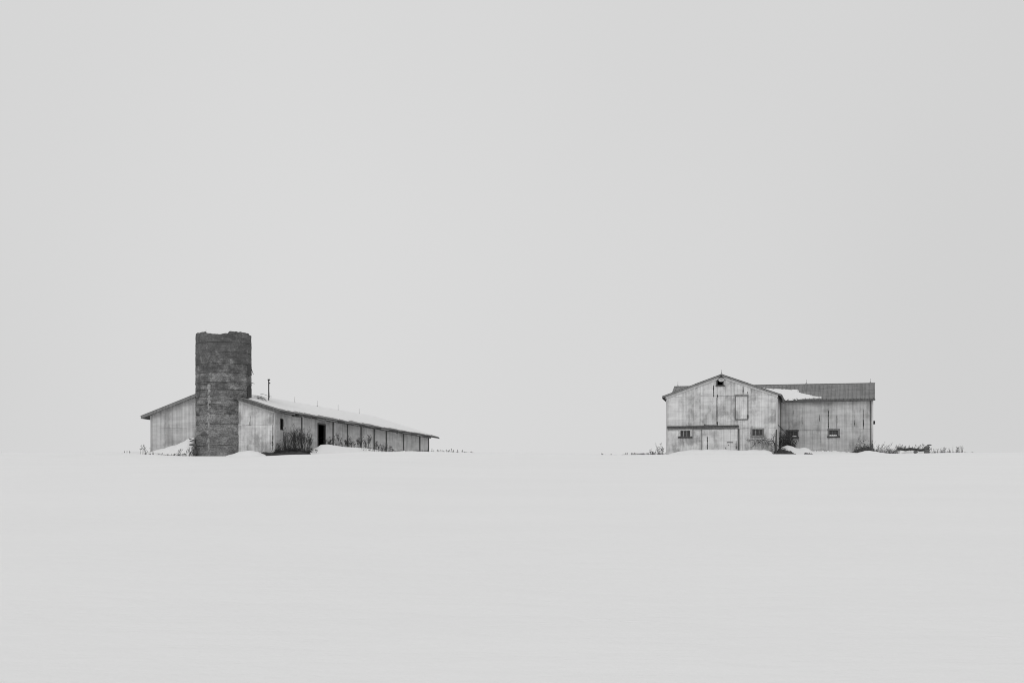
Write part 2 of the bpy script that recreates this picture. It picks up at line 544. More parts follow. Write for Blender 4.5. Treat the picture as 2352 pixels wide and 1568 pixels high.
vent = (bu(1647.5), bu(1660.5), bz(884.5), bz(869.5))
winA = (bu(1562.5), bu(1585.5), bz(1000.5), bz(988.0))
winB = (bu(1728), bu(1751.5), bz(1000.5), bz(988.0))
holes = [vent, winA, winB]
sb = [-W2, -HW, 0]
fw_ = slab_wall(front, sb, [-1.2, gab(0)- 0.3], gab, holes, 0.14).build('wall', M['backing'], barn)
t1 = bz(985); t2 = bz(909.5)
sheet_wall(fw_, front, -W2, 0.0, [-0.6, t1, t2], gab, holes, 0.83, 0.138, 0.036, M['metal_pale'], rng)
# side wall of the ell facing right
sw = slab_wall(side, [0.141, VS + 0.3], [-1.2, 2], lambda s: EAVE - 0.14, [], 0.14).build('wall', M['backing'], barn)
sheet_wall(sw, side, 0.0, VS, [-0.6, t1], lambda s: EAVE - 0.12, [], 0.83, 0.138, 0.036, M['metal_grey'], rng)
# wing front wall
winC = (wu(1809), wu(1830.5), wz(1001.5), wz(990.0))
winD = (wu(1904.5), wu(1925.0), wz(1001.0), wz(989.0))
wholes = [winC, winD]
wf = slab_wall(wing, [0.0, UR], [-1.2, 4], lambda s: EAVE - 0.14, wholes, 0.14).build('wall', M['backing'], barn)
sheet_wall(wf, wing, 0.03, UR, [-0.6, wz(986.5)], lambda s: EAVE - 0.12, wholes, 0.80, 0.138, 0.036, M['metal_wing'], rng)
# the walls out of sight
VB = VS + 2 * HW
eg = lambda s: RIDGE - 0.14 - PITCH * abs(s - VS - HW)
er = slab_wall(lambda s, z, d: (UR - d, s, z), [VS + 0.141, VS + HW, VB - 0.141], [-1.2, 4], eg, [], 0.14).build('wall', M['backing'], barn)
sheet_wall(er, lambda s, z, d: (UR - d, s, z), VS, VB, [-0.6, t1], eg, [], 1.2, 0.138, 0.036, M['metal_grey'], rng)
el_top = lambda s: EAVE - 0.14 if s < VS else max(EAVE - 0.14, eg(s))
elw = slab_wall(lambda s, z, d: (-W2 + d, s, z), [0.141, VS, VS + HW, VB - 0.141], [-1.2, 4], el_top, [], 0.14).build('wall', M['backing'], barn)
sheet_wall(elw, lambda s, z, d: (-W2 + d, s, z), 0.0, VB, [-0.6, t1], el_top, [], 1.2, 0.138, 0.036, M['metal_grey'], rng)
bk = slab_wall(lambda s, z, d: (s, VB - d, z), [-W2, UR], [-1.2, 4], lambda s: EAVE - 0.14, [], 0.14).build('wall', M['backing'], barn)
sheet_wall(bk, lambda s, z, d: (s, VB - d, z), -W2, UR, [-0.6], lambda s: EAVE - 0.14, [], 1.2, 0.276, 0.026, M['metal_grey'], rng)

# roofs: ell (ridge along v) and wing (ridge along u)
OV, RK = 0.42, 0.15
e_z = EAVE - PITCH * OV
ell_l = roof_slab(barn, -W2 - OV, -HW, -RK, VS + HW, e_z, RIDGE, 'u', 0.10, M['wood_dark'])
ell_r = roof_slab(barn, -HW, OV, -RK, VS + HW, RIDGE, e_z, 'u', 0.10, M['wood_dark'])
RU0, RU1 = B.u(1549, VS + HW), B.u(2009.5, VS)
wf_r = roof_slab(barn, RU0, RU1, VS - OV, VS + HW, e_z, RIDGE, 'v', 0.10, M['wood_dark'])
wb_r = roof_slab(barn, RU0, UR + 0.03, VS + HW, VB + OV, RIDGE, e_z, 'v', 0.10, M['wood_dark'])
def slope_map(kind):
    # t runs up the slope from the eave (horizontal distance), s along the eave, d below the surface
    if kind == 'wing_f': return lambda s, t, d: (s, VS - OV + t, e_z + PITCH * t - d)
    if kind == 'wing_b': return lambda s, t, d: (s, VB + OV - t, e_z + PITCH * t - d)
    if kind == 'ell_l': return lambda s, t, d: (-W2 - OV + t, s, e_z + PITCH * t - d)
    return lambda s, t, d: (OV - t, s, e_z + PITCH * t - d)
def clad_roof(parent, mapf, s0, s1, run, width, mat, cut=None, pitch=0.3):
    s = s0
    while s < s1 - 0.05:
        e = min(s + width, s1)
        for lo_, hi_ in ((-0.03, run * 0.56), (run * 0.56 - 0.08, run - 0.01)):
            of = 0.004 + rng.uniform(0, 0.006) + (0.012 if lo_ > 0 else 0)
            if cut and cut(s, e, lo_, hi_): continue
            corrugated(mapf, s + 0.004, e - 0.004, lambda q, lo_=lo_: lo_ + 0.0, lambda q, hi_=hi_: hi_, pitch, 0.06, of - 0.008, SEAM).build('roof_panel', mat, parent)
        s = e
run = HW + OV
clad_roof(wf_r, slope_map('wing_f'), RU0 - 0.02, RU1 + 0.02, run, 0.84, M['metal_roof'], pitch=0.42)
clad_roof(wb_r, slope_map('wing_b'), RU0, UR + 0.03, run, 1.24, M['metal_roof'], pitch=0.31)
clad_roof(ell_l, slope_map('ell_l'), -RK - 0.02, VS + HW, run, 1.0, M['metal_roof'])
clad_roof(ell_r, slope_map('ell_r'), -RK - 0.02, VS + HW, run, 1.0, M['metal_roof'])
mb = MB(); mb.tube([(RU0 - 0.03, VS + HW, RIDGE + 0.02), (RU1 + 0.03, VS + HW, RIDGE + 0.02)], [0.06, 0.06], 6)
mb.build('ridge_cap', M['trim_dark'], barn)
mb = MB(); mb.tube([(-HW, -RK - 0.03, RIDGE + 0.01), (-HW, VS + HW - 0.2, RIDGE + 0.01)], [0.05, 0.05], 6)
mb.build('ridge_cap', M['trim_dark'], barn)
# wing eave: gutter board and dark soffit edge
MB().box(0.45, RU1 + 0.04, VS - OV - 0.06, VS - OV - 0.02, e_z - 0.20, e_z + 0.005).build('fascia_board', M['trim_dark'], barn)
MB().box(0.02, UR + 0.04, VS - 0.09, VS - 0.045, EAVE - 0.36, EAVE - 0.24).build('frieze_board', M['wood_mid'], barn)
# rake boards of the ell gable: pale strip under a dark roof edge
for sgn in (-1, 1):
    def rk(t, dz, y): return (-HW + sgn * t, y, RIDGE - PITCH * t + dz)
    T = HW + OV
    mb = MB(); mb.hexa([rk(0.0, -0.36, -0.10), rk(T - 0.33, -0.36, -0.10), rk(T - 0.33, -0.36, -0.05), rk(0.0, -0.36, -0.05),
                        rk(0.0, -0.135, -0.10), rk(T - 0.33, -0.135, -0.10), rk(T - 0.33, -0.135, -0.05), rk(0.0, -0.135, -0.05)])
    mb.build('rake_board', M['trim'], barn)
    mb = MB(); mb.hexa([rk(0.0, -0.125, -RK - 0.03), rk(T, -0.125, -RK - 0.03), rk(T, -0.125, -RK), rk(0.0, -0.125, -RK),
                        rk(0.0, 0.0, -RK - 0.03), rk(T, 0.0, -RK - 0.03), rk(T, 0.0, -RK), rk(0.0, 0.0, -RK)])
    mb.build('rake_edge', M['wood_mid'], barn)
    # boxed eave return
    x = -HW + sgn * (HW + OV)
    MB().box(min(x, x - sgn * 0.05), max(x, x - sgn * 0.05), -RK + 0.01, VS - OV if sgn > 0 else VB, e_z - 0.20, e_z - 0.105).build('fascia_board', M['trim_dark'], barn)
# sagging torn eave flashing at the right corner of the gable
mb = MB(); pr = random.Random(3)
for i in range(9):
    a = i / 9 * (VS - OV); b = (i + 1) / 9 * (VS - OV)
    da, db = 0.25 * math.sin(i / 9 * 3.0), 0.25 * math.sin((i + 1) / 9 * 3.0)
    mb.hexa([(OV + 0.03, a - 0.2, e_z - 0.32 - da), (OV + 0.10, a - 0.2, e_z - 0.30 - da), (OV + 0.10, b - 0.2, e_z - 0.30 - db), (OV + 0.03, b - 0.2, e_z - 0.32 - db),
             (OV + 0.01, a - 0.2, e_z), (OV + 0.08, a - 0.2, e_z), (OV + 0.08, b - 0.2, e_z), (OV + 0.01, b - 0.2, e_z)])
mb.build('eave_flashing', M['trim_dark'], barn)
# corner trims
for s0_, s1_, mp, mt in ((-W2 - 0.05, -W2 + 0.09, front, 'trim'), (-0.10, 0.05, front, 'trim')):
    mbox(mp, s0_, s1_, -0.5, EAVE - 0.5, -0.075, 0.0).build('corner_trim', M[mt], barn)
mbox(wing, UR - 0.24, UR - 0.16, -0.5, EAVE - 0.37, -0.10, -0.01).build('downspout', M['trim_dark'], barn)
mbox(wing, UR - 0.10, UR + 0.06, -0.5, EAVE - 0.37, -0.08, 0.0).build('corner_trim', M['trim'], barn)
mbox(wing, 0.03, 0.12, -0.5, EAVE - 0.37, -0.08, 0.0).build('corner_trim', M['trim_dark'], barn)
MB().box(UR + 0.02, UR + 0.24, VS + 0.9, VS + 1.15, wz(973.5), wz(966)).build('meter_box', M['iron'], barn)

# loft door with its header
d0, d1, dz0, dz1 = bu(1690), bu(1717), bz(962.5), bz(912)
ld = empty('loft_door', (0, 0, 0)); ld.parent = barn
for i in range(3):
    a = d0 + (d1 - d0) * i / 3; b = d0 + (d1 - d0) * (i + 1) / 3
    corrugated(front, a + 0.004, b - 0.004, lambda s: dz0, lambda s: dz1, 0.138, 0.02, 0.075).build('door_panel', M['metal_pale'], ld)
mbox(front, d0 - 0.05, d0, dz0 - 0.05, dz1 + 0.05, -0.12, -0.02).build('door_edge', M['trim_dark'], ld)
mbox(front, d1, d1 + 0.06, dz0 - 0.05, dz1 + 0.05, -0.12, -0.02).build('door_edge', M['trim_dark'], ld)
mbox(front, d0 - 0.05, d1 + 0.06, dz0 - 0.10, dz0 - 0.051, -0.12, -0.02).build('door_edge', M['trim_dark'], ld)
mbox(front, d0 - 0.10, d1 + 0.08, dz1 + 0.051, dz1 + 0.22, -0.16, -0.02).build('door_header', M['wood_mid'], ld)
MB().box(d1 - 0.02, d1 + 0.10, -0.17, -0.12, dz0 + 0.05, dz0 + 0.38).build('latch', M['iron'], ld)
# sliding door on its track
s0_, s1_, sz1 = bu(1613), bu(1694.5), bz(985.5)
sd_ = empty('sliding_door', (0, 0, 0)); sd_.parent = barn
nn = 5
for i in range(nn):
    a = s0_ + (s1_ - s0_) * i / nn; b = s0_ + (s1_ - s0_) * (i + 1) / nn
    corrugated(front, a + 0.004, b - 0.004, lambda s: -0.45, lambda s: sz1, 0.138, 0.02, 0.09 + 0.004 * (i % 2)).build('door_panel', M['metal_pale'], sd_)
mbox(front, s0_ - 0.06, s0_ - 0.002, -0.45, sz1, -0.135, -0.03).build('door_edge', M['black'], sd_)
mbox(front, s1_ + 0.002, s1_ + 0.17, -0.45, sz1 + 0.02, -0.15, -0.03).build('door_edge', M['trim_dark'], sd_)
mbox(front, bu(1670), bu(1684), bz(1016.4), bz(1015.2), -0.19, -0.13).build('door_handle', M['iron'], sd_)
scar(sd_, front, bu(1625), bz(1032), bz(1001), 0.07, rng, M['rust'], -0.15)
scar(sd_, front, bu(1691), bz(1032), bz(1012), 0.10, rng, M['rust'], -0.15)
scar(sd_, front, bu(1667), bz(1031), bz(1027), 0.09, rng, M['rust'], -0.15)
scar(sd_, front, bu(1673), bz(1023), bz(1021), 0.07, rng, M['rust'], -0.15)
tr = mbox(front, bu(1533), bu(1696.5), bz(982.3), bz(978.6), -0.22, -0.03).build('door_track', M['trim_dark'], barn)
mbox(front, bu(1533), bu(1697), bz(978.5), bz(978.5) + 0.05, -0.28, -0.02).build('track_hood', M['wood_dark'], tr)
mbox(front, bu(1533.5), bu(1696), bz(984.6), bz(982.6), -0.17, -0.03).build('track_rail', M['wood_mid'], tr)
# windows
window(barn, front, *winA, M['wood_pale'], M['wood_dark'], 0.16, 'small three-pane window with flaking white frame and dark sill')
window(barn, front, *winB, M['wood_mid'], M['wood_mid'], 0.13, 'small three-pane window in a weathered grey frame', head=M['wood_mid'])
window(barn, wing, *winC, M['wood_dark'], M['wood_dark'], 0.15, 'dark-framed window with a strip of snow on its sill', muntin=M['wood_mid'])
window(barn, wing, *winD, M['wood_mid'], M['wood_dark'], 0.15, 'black window of the wing with a snowy sill', snow_sill=True, muntin=M['wood_mid'])
sn = mbox(wing, winC[0] + 0.5, winC[1] - 0.05, winC[2] - 0.01, winC[2] + 0.09, -0.05, 0.04); sn.build('sill_snow', M['drift'], barn)
# gable vent opening: jambs, sill, and the yard lamp hanging over it
a, b, z0, z1 = vent
vo = empty('vent_opening', (0, 0, 0)); vo.parent = barn
mbox(front, a - 0.13, a + 0.01, z0, z1 + 0.05, -0.09, 0.1).build('jamb', M['trim_dark'], vo); mbox(front, b - 0.01, b + 0.11, z0, z1 + 0.05, -0.09, 0.1).build('jamb', M['trim_dark'], vo)
mbox(front, a - 0.17, b + 0.20, z0 - 0.11, z0 - 0.002, -0.14, 0.1).build('sill', M['wood_dark'], vo)
mbox(front, a + 0.0, b, z0 + 0.01, z0 + 0.05, 0.06, 0.12).build('inner_sill', M['black'], vo)
lamp = empty('yard_lamp', (-HW - 0.02, -0.24, bz(872.8))); lamp.parent = barn
mb = MB(); mb.tube([(-0.30, 0.04, 0.02), (-0.18, 0.04, 0.20), (0, 0.02, 0.40)], [0.028, 0.028, 0.028], 5); mb.build('bracket_arm', M['iron'], lamp)
mb = MB(); mb.tube([(0.30, 0.04, 0.02), (0.18, 0.04, 0.20), (0, 0.02, 0.40)], [0.028, 0.028, 0.028], 5); mb.build('bracket_arm', M['iron'], lamp)
mb = MB(); mb.tube([(0, 0.05, 0.50), (0, 0.02, 0.44), (0, 0.0, 0.34), (0, 0.0, 0.24)], [0.02, 0.05, 0.11, 0.13], 10); mb.build('lamp_cap', M['iron'], lamp)
K = 20
rf = MB()
for r_, d_ in ((0.235, 0.02), (0.265, -0.02), (0.255, -0.05), (0.22, -0.035)):
    for k in range(K):
        th = 2 * math.pi * k / K; rf.v.append((r_ * math.cos(th), d_, r_ * 0.68 * math.sin(th)))
for i in range(3):
    for k in range(K):
        k2 = (k + 1) % K; rf.f.append((i * K + k, i * K + k2, (i + 1) * K + k2, (i + 1) * K + k))
rf.build('lamp_rim', M['enamel'], lamp, True)
rf = MB()
for r_, d_ in ((0.225, -0.02), (0.16, 0.02), (0.08, 0.035), (0.005, 0.04)):
    for k in range(K):
        th = 2 * math.pi * k / K; rf.v.append((r_ * math.cos(th), d_, r_ * 0.68 * math.sin(th)))
for i in range(3):
    for k in range(K):
        k2 = (k + 1) % K; rf.f.append((i * K + k, i * K + k2, (i + 1) * K + k2, (i + 1) * K + k))
rf.build('lamp_dish', M['trim'], lamp, True)
# lightning rods
rod(barn, -HW, -0.1, RIDGE + 0.08, 0.42)
rod(barn, B.u(1557, VS + HW), VS + HW, RIDGE + 0.1, 0.5)
rod(barn, B.u(1852, VS + HW), VS + HW, RIDGE + 0.1, 0.42)
rod(barn, B.u(1999, VS + HW), VS + HW, RIDGE + 0.1, 0.42)
# torn seams and rust on the gable
for p, ya, yb, w in ((1639, 884, 911, 0.10), (1648.5, 906, 912, 0.13), (1637.5, 911, 973, 0.03), (1645.5, 912, 973, 0.035), (1649, 912, 965, 0.025), (1648, 967, 976, 0.16),
                     (1707, 888, 909, 0.10), (1717, 900, 905, 0.04), (1571, 1012, 1026, 0.035), (1727.5, 978, 1034, 0.05), (1724.5, 985, 1034, 0.03), (1617, 891, 896, 0.03),
                     (1532.2, 920, 1038, 0.035), (1783.4, 980, 1036, 0.05)):
    scar(fw_, front, bu(p), bz(yb), bz(ya), w, rng, M['rust'])
hscar(fw_, front, bu(1617), bu(1648), bz(975), 0.035, rng, M['rust'])
hscar(fw_, front, bu(1617), bu(1622), bz(974.6), 0.11, rng, M['rust'])
hscar(fw_, front, bu(1697), bu(1724), bz(984.2), 0.025, rng, M['rust'])
for p, ya, yb, w in ((1851, 0, 0, 0),):
    pass
for zx, za_, zb_, w in ((521, 680, 770, 0.04), (670, 780, 920, 0.075), (672, 640, 780, 0.02), (960, 755, 880, 0.06), (1107, 690, 1003, 0.10), (1250, 770, 1003, 0.07), (1545, 855, 975, 0.08), (1545, 680, 850, 0.02),
                        (1692, 850, 1008, 0.09), (1692, 680, 850, 0.03), (970, 1020, 1225, 0.045), (1605, 1150, 1215, 0.05), (1548, 1010, 1250, 0.02), (815, 680, 700, 0.04), (610, 1150, 1210, 0.05)):
    p = (1860 + zx / 6.819) * 0.9408; ya = (900 + za_ / 6.819) * 0.9408; yb = (900 + zb_ / 6.819) * 0.9408
    scar(wf, wing, wu(p), wz(yb), wz(ya), w, rng, M['rust'])

# ------------------------------------------------------------------ the long barn (left)
rng = random.Random(19)
A = Frame(-23.13, 200.0, 12.85, 21.8)
lb = A.root('long_barn')
tag(lb, 'long low corrugated barn with snow-covered roof and rotten eaves behind the silo', 'barn')
W1, L1 = 14.04, 36.6
H1 = W1 / 2
E1, P1 = 4.66, 0.315
R1 = E1 + P1 * H1
gfront = lambda s, z, d: (s, d, z)
gside = lambda s, z, d: (-d, s, z)
gz = lambda y, p: A.z(y, A.u(p, 0), 0)
gab1 = lambda s: R1 - 0.16 - P1 * abs(s + H1)
w1 = slab_wall(gfront, [-W1, -H1, 0], [-1.5, 3.0], gab1, [], 0.14).build('wall', M['backing'], lb)
# low concrete footing that shows under the left corner
MB().box(-W1 - 0.03, -W1 + 6.5, -0.055, 0.0, -1.5, 0.42).build('footing', M['stone'], lb)
ts = gz(976, 600)
sheet_wall(w1, gfront, -W1, -4.98, [0.28, ts], gab1, [], 0.83, 0.152, 0.036, M['metal_grey'], rng)
sheet_wall(w1, gfront, -4.98, 0.0, [0.28, ts], gab1, [], 0.83, 0.152, 0.036, M['metal_pale'], rng)
def sv(p): return A.v(p, 0)
def sz(y, p): return A.z(y, 0, sv(p))
door = (sv(729.5), sv(746), -1.0, sz(975, 737))
hole = (sv(643.5), sv(649.5), sz(985.5, 646), sz(961.5, 646))
top1 = lambda s: E1 - 0.16
w2 = slab_wall(gside, [0.141, L1], [-1.5, 3.2], top1, [door, hole], 0.14).build('wall', M['backing'], lb)
sheet_wall(w2, gside, 0.0, L1, [-0.8], lambda s: E1 - 0.10, [door, hole], 1.22, 1.22, 0.006, M['metal_side'], rng)
bgm = slab_wall(lambda s, z, d: (s, L1 - d, z), [-W1, -H1, 0], [-1.5, 3.0], gab1, [], 0.14).build('wall', M['backing'], lb)
sheet_wall(bgm, lambda s, z, d: (s, L1 - d, z), -W1, 0, [-0.8], gab1, [], 1.22, 0.305, 0.03, M['metal_grey'], rng)
lw = slab_wall(lambda s, z, d: (-W1 + d, s, z), [0.141, L1 - 0.141], [-1.5, 3.2], top1, [], 0.14).build('wall', M['backing'], lb)
sheet_wall(lw, lambda s, z, d: (-W1 + d, s, z), 0.0, L1, [-0.8], lambda s: E1 - 0.14, [], 1.22, 1.22, 0.006, M['metal_side'], rng)
# dark battens along the side wall
for p in (692.3, 764.2, 797.3, 828.6, 858.9, 886.6, 926.0, 963.4):
    s = sv(p); w = 0.075 + 0.05 * (s / 36.0)
    mbox(gside, s - w, s + w, -0.8, E1 - 0.32 - rng.uniform(0, 0.05), -0.085, -0.02).build('batten', M['trim_dark'], lb)
mbox(gside, L1 - 0.14, L1 + 0.02, -0.8, E1 - 0.3, -0.08, 0.0).build('corner_trim', M['trim_dark'], lb)
MB().box(-0.11, 0.05, -0.075, -0.02, 0.2, E1 - 0.25).build('corner_trim', M['trim'], lb)
MB().box(-W1 - 0.05, -W1 + 0.08, -0.075, -0.02, 0.2, E1 - 0.25).build('corner_trim', M['trim'], lb)
# frames of the doorway and of the broken window
a, b, z0, z1 = door
mb = MB(); mbox(gside, a - 0.08, a, -0.8, z1, -0.08, 0.13, mb); mbox(gside, b, b + 0.10, -0.8, z1, -0.08, 0.13, mb); mbox(gside, a - 0.08, b + 0.1, z1 + 0.002, z1 + 0.13, -0.09, 0.13, mb)
mb.build('door_frame', M['trim_dark'], lb)
a, b, z0, z1 = hole
wnd = empty('window', (0, 0, 0)); wnd.parent = lb
mbox(gside, a - 0.05, a, z0, z1, -0.06, 0.12).build('jamb', M['wood_dark'], wnd); mbox(gside, b, b + 0.05, z0 + 0.3, z1, -0.06, 0.12).build('jamb', M['wood_dark'], wnd)
wnd['label'] = 'broken narrow window with a missing sash'
mbox(gside, a - 0.04, b + 0.06, z0 - 0.07, z0 - 0.002, -0.07, 0.12).build('window_sill', M['wood_dark'], wnd)
mbox(gside, a + 0.02, (a + b) / 2, z0 + 0.2, z1, 0.08, 0.09).build('pane', M['glass'], wnd)
# torn seams at the near corner
for p, ya, yb, w in ((626.0, 975, 1034, 0.035), (622.6, 988, 1034, 0.04), (626.2, 1012, 1034, 0.15), (627.5, 1000, 1012, 0.08), (575.0, 952, 976, 0.03), (574.2, 968, 976, 0.09), (606, 1018, 1036, 0.03), (611, 1000, 1030, 0.02)):
    scar(w1, gfront, A.u(p, 0), gz(yb, p), gz(ya, p), w, rng, M['rust'])
hscar(w1, gfront, A.u(556, 0), A.u(578, 0), gz(976, 567), 0.02, rng, M['rust'])
# roof
OV1, RK1, RKF = 0.85, 0.5, 1.1
e1 = E1 - P1 * OV1
rl = roof_slab(lb, -W1 - OV1, -H1, -RK1, L1 + RKF, e1, R1, 'u', 0.13, M['wood_dark'])
rr = roof_slab(lb, -H1, OV1, -RK1, L1 + RKF, R1, e1, 'u', 0.13, M['wood_dark'])
def clad1(parent, mapf):
    s = -RK1 - 0.03
    while s < L1 + RKF:
        e = min(s + 1.0, L1 + RKF + 0.03)
        lo_ = rng.uniform(-0.22, 0.05)
        corrugated(mapf, s + 0.004, e - 0.004, lambda q: lo_, lambda q: H1 + OV1 - 0.01, 0.25, 0.024, rng.uniform(-0.006, 0.004)).build('roof_panel', M['metal_roof'], parent)
        s = e
clad1(rl, lambda s, t, d: (-W1 - OV1 + t, s, e1 + P1 * t - d))
clad1(rr, lambda s, t, d: (OV1 - t, s, e1 + P1 * t - d))
for sgn in (-1, 1):
    def rk(t, dz, y): return (-H1 + sgn * t, y, R1 - P1 * t + dz)
    T = H1 + OV1
    mb = MB(); mb.hexa([rk(0, -0.30, -RK1 - 0.05), rk(T, -0.30, -RK1 - 0.05), rk(T, -0.30, -RK1), rk(0, -0.30, -RK1),
                        rk(0, -0.01, -RK1 - 0.05), rk(T, -0.01, -RK1 - 0.05), rk(T, -0.01, -RK1), rk(0, -0.01, -RK1)])
    mb.build('rake_board', M['wood_mid'] if sgn < 0 else M['trim_dark'], lb)
# pale trim strip under the right rake
def rk(t, dz, y): return (-H1 + t, y, R1 - P1 * t + dz)
mb = MB(); mb.hexa([rk(2.6, -0.46, -0.09), rk(H1 - 0.05, -0.46, -0.09), rk(H1 - 0.05, -0.46, -0.05), rk(2.6, -0.46, -0.05),
                    rk(2.6, -0.19, -0.09), rk(H1 - 0.05, -0.19, -0.09), rk(H1 - 0.05, -0.19, -0.05), rk(2.6, -0.19, -0.05)])
mb.build('trim_strip', M['trim'], lb)
MB().box(-W1 - OV1 - 0.04, -W1 - OV1, -RK1, L1 + RKF, e1 - 0.28, e1 - 0.01).build('fascia_board', M['wood_mid'], lb)
# rafter tails and the broken fascia of the right eave
s = 0.4
while s < L1:
    mb = MB(); q = rng.uniform(0.55, 0.86)
    mb.hexa([(-0.05, s, E1 - 0.36), (q, s, E1 - P1 * q - 0.30), (q, s + 0.06, E1 - P1 * q - 0.30), (-0.05, s + 0.06, E1 - 0.36),
             (-0.05, s, E1 - 0.14), (q, s, E1 - P1 * q - 0.14), (q, s + 0.06, E1 - P1 * q - 0.14), (-0.05, s + 0.06, E1 - 0.14)])
    mb.build('rafter_tail', M['wood_mid'], lb)
    s += 1.22
s = 0.3
while s < L1 + 1.0:
    ln = rng.uniform(0.9, 2.6); e = min(s + ln, L1 + 1.05)
    d1_, d2_ = rng.uniform(-0.12, 0.03), rng.uniform(-0.26, 0.03); h_ = rng.uniform(0.04, 0.10)
    if e > L1 - 0.5: d2_ = -0.02
    if rng.random() < 0.86:
        x = OV1 + 0.02 + rng.uniform(0, 0.05)
        mb = MB(); mb.hexa([(x, s, e1 - 0.05 - h_ + d1_), (x + 0.03, s, e1 - 0.05 - h_ + d1_), (x + 0.03, e, e1 - 0.05 - h_ + d2_), (x, e, e1 - 0.05 - h_ + d2_),
                            (x, s, e1 - 0.03 + d1_), (x + 0.03, s, e1 - 0.03 + d1_), (x + 0.03, e, e1 - 0.03 + d2_), (x, e, e1 - 0.03 + d2_)])
        mb.build('fascia_board', M[rng.choice(('wood_mid', 'trim_dark', 'wood_mid', 'wood_dark'))], lb)
    s = e + rng.uniform(-0.2, 0.25)
MB().box(-0.02, OV1 - 0.05, 3.5, 4.6, E1 - 0.50, E1 - 0.46).build('fascia_board', M['wood_mid'], lb)
MB().box(0.62, OV1 - 0.02, 2.4, 2.6, E1 - 0.62, E1 - 0.40).build('fascia_board', M['wood_dark'], lb)
# rods and the old stack on the roof
def ridge_v(p): return A.v(p, -H1)
for p in (619.5, 677, 728.6, 776.6, 825.0, 869):
    v = ridge_v(p)
    if v < L1: rod(lb, -H1, v, R1 + 0.1, 0.62)
pv = MB()
c0 = at(617.3, 922, 208.0); loc = Vector((c0.x - A.ox, c0.y - A.oy, 0))
pu = A.c * loc.x - A.s * loc.y; pvv = A.s * loc.x + A.c * loc.y
zroof = R1 - P1 * abs(pu + H1)
ztop = (HY - 871) / F * c0.y - A.z0
pv.tube([(pu, pvv, zroof - 0.1), (pu, pvv, ztop)], [0.06, 0.06], 8)
st = pv.build('stack_pipe', M['iron'], lb)
MB().box(pu - 0.02, pu + 0.16, pvv - 0.05, pvv + 0.05, ztop - 0.44, ztop - 0.34).build('bracket', M['iron'], st)
MB().box(pu - 0.09, pu + 0.12, pvv - 0.09, pvv + 0.09, ztop - 0.09, ztop + 0.02).build('pipe_cap', M['iron'], st)
# loose ridge cable between the first rods
mb = MB(); va = ridge_v(596); vb = ridge_v(622)
mb.tube([(-H1 + 0.12, va + (vb - va) * i / 6, R1 + 0.32 - 0.06 * i / 6 + 0.03 * math.sin(i)) for i in range(7)], [0.018] * 7, 4)
mb.build('loose_cable', M['iron'], lb)

# snow lying on the long barn's right-hand roof slope (top-level: it rests on the roof)
def roof_snow(name, label, frame_root, mapf, s0, s1, t0f, t1, ds, thick, seed):
    mb = MB(); ns = int((s1 - s0) / ds); nt = 30
    for i in range(ns + 1):
        s = s0 + (s1 - s0) * i / ns
        ta = t0f(s)
        for j in range(nt + 1):
            f = (j / nt) ** 1.5
            t = ta + (t1 - ta) * f
            edge = min((t - ta) / 0.35, (s - s0) / 0.3, (s1 - s) / 0.3, 1.0)
            h = thick * math.sqrt(max(0.0, edge)) * (1 + 0.25 * N(s * 0.5, t * 0.5, seed)) + 0.02 * N(s * 2, t * 2, seed)
            if j == 0 or i in (0, ns): h = -0.02
            mb.v.append(tuple(mapf(s + (0.30 * N(t * 1.3, seed, 2) + 0.15 * N(t * 4, seed)) * max(0, 1 - (s - s0) / 2.0), t, -h - 0.035)))
    for i in range(ns):
        for j in range(nt):
            a = i * (nt + 1) + j
            mb.f.append((a, a + nt + 1, a + nt + 2, a + 1))
    o = mb.build(name, M['drift'], None, True)
    o.location = frame_root.location; o.rotation_euler = frame_root.rotation_euler
    return tag(o, label, 'roof snow')
def edge_t(s):
    bare = 1.1 + 0.8 * N(s * 0.7, 3.3) + 0.9 * N(s * 3.1, 9.1) + 0.9 * math.exp(-((s + 0.3) / 1.2) ** 2)
    return max(0.12, bare - 0.010 * s)
roof_snow('roof_snow', "even snow blanket covering the long barn's right roof slope", lb,
          lambda s, t, d: (OV1 - t, s, e1 + P1 * t - d), 1.3, L1 + 0.7, edge_t, H1 + OV1 - 0.02, 0.14, 0.11, 2)
bl = roof_snow('roof_snow', 'snow on the far left slope of the long barn roof, hidden behind its rake', lb,
          lambda s, t, d: (-W1 - OV1 + t, s, e1 + P1 * t - d), 0.6, L1 + 0.3, lambda s: 0.4, H1 + OV1 - 0.02, 0.4, 0.10, 6)

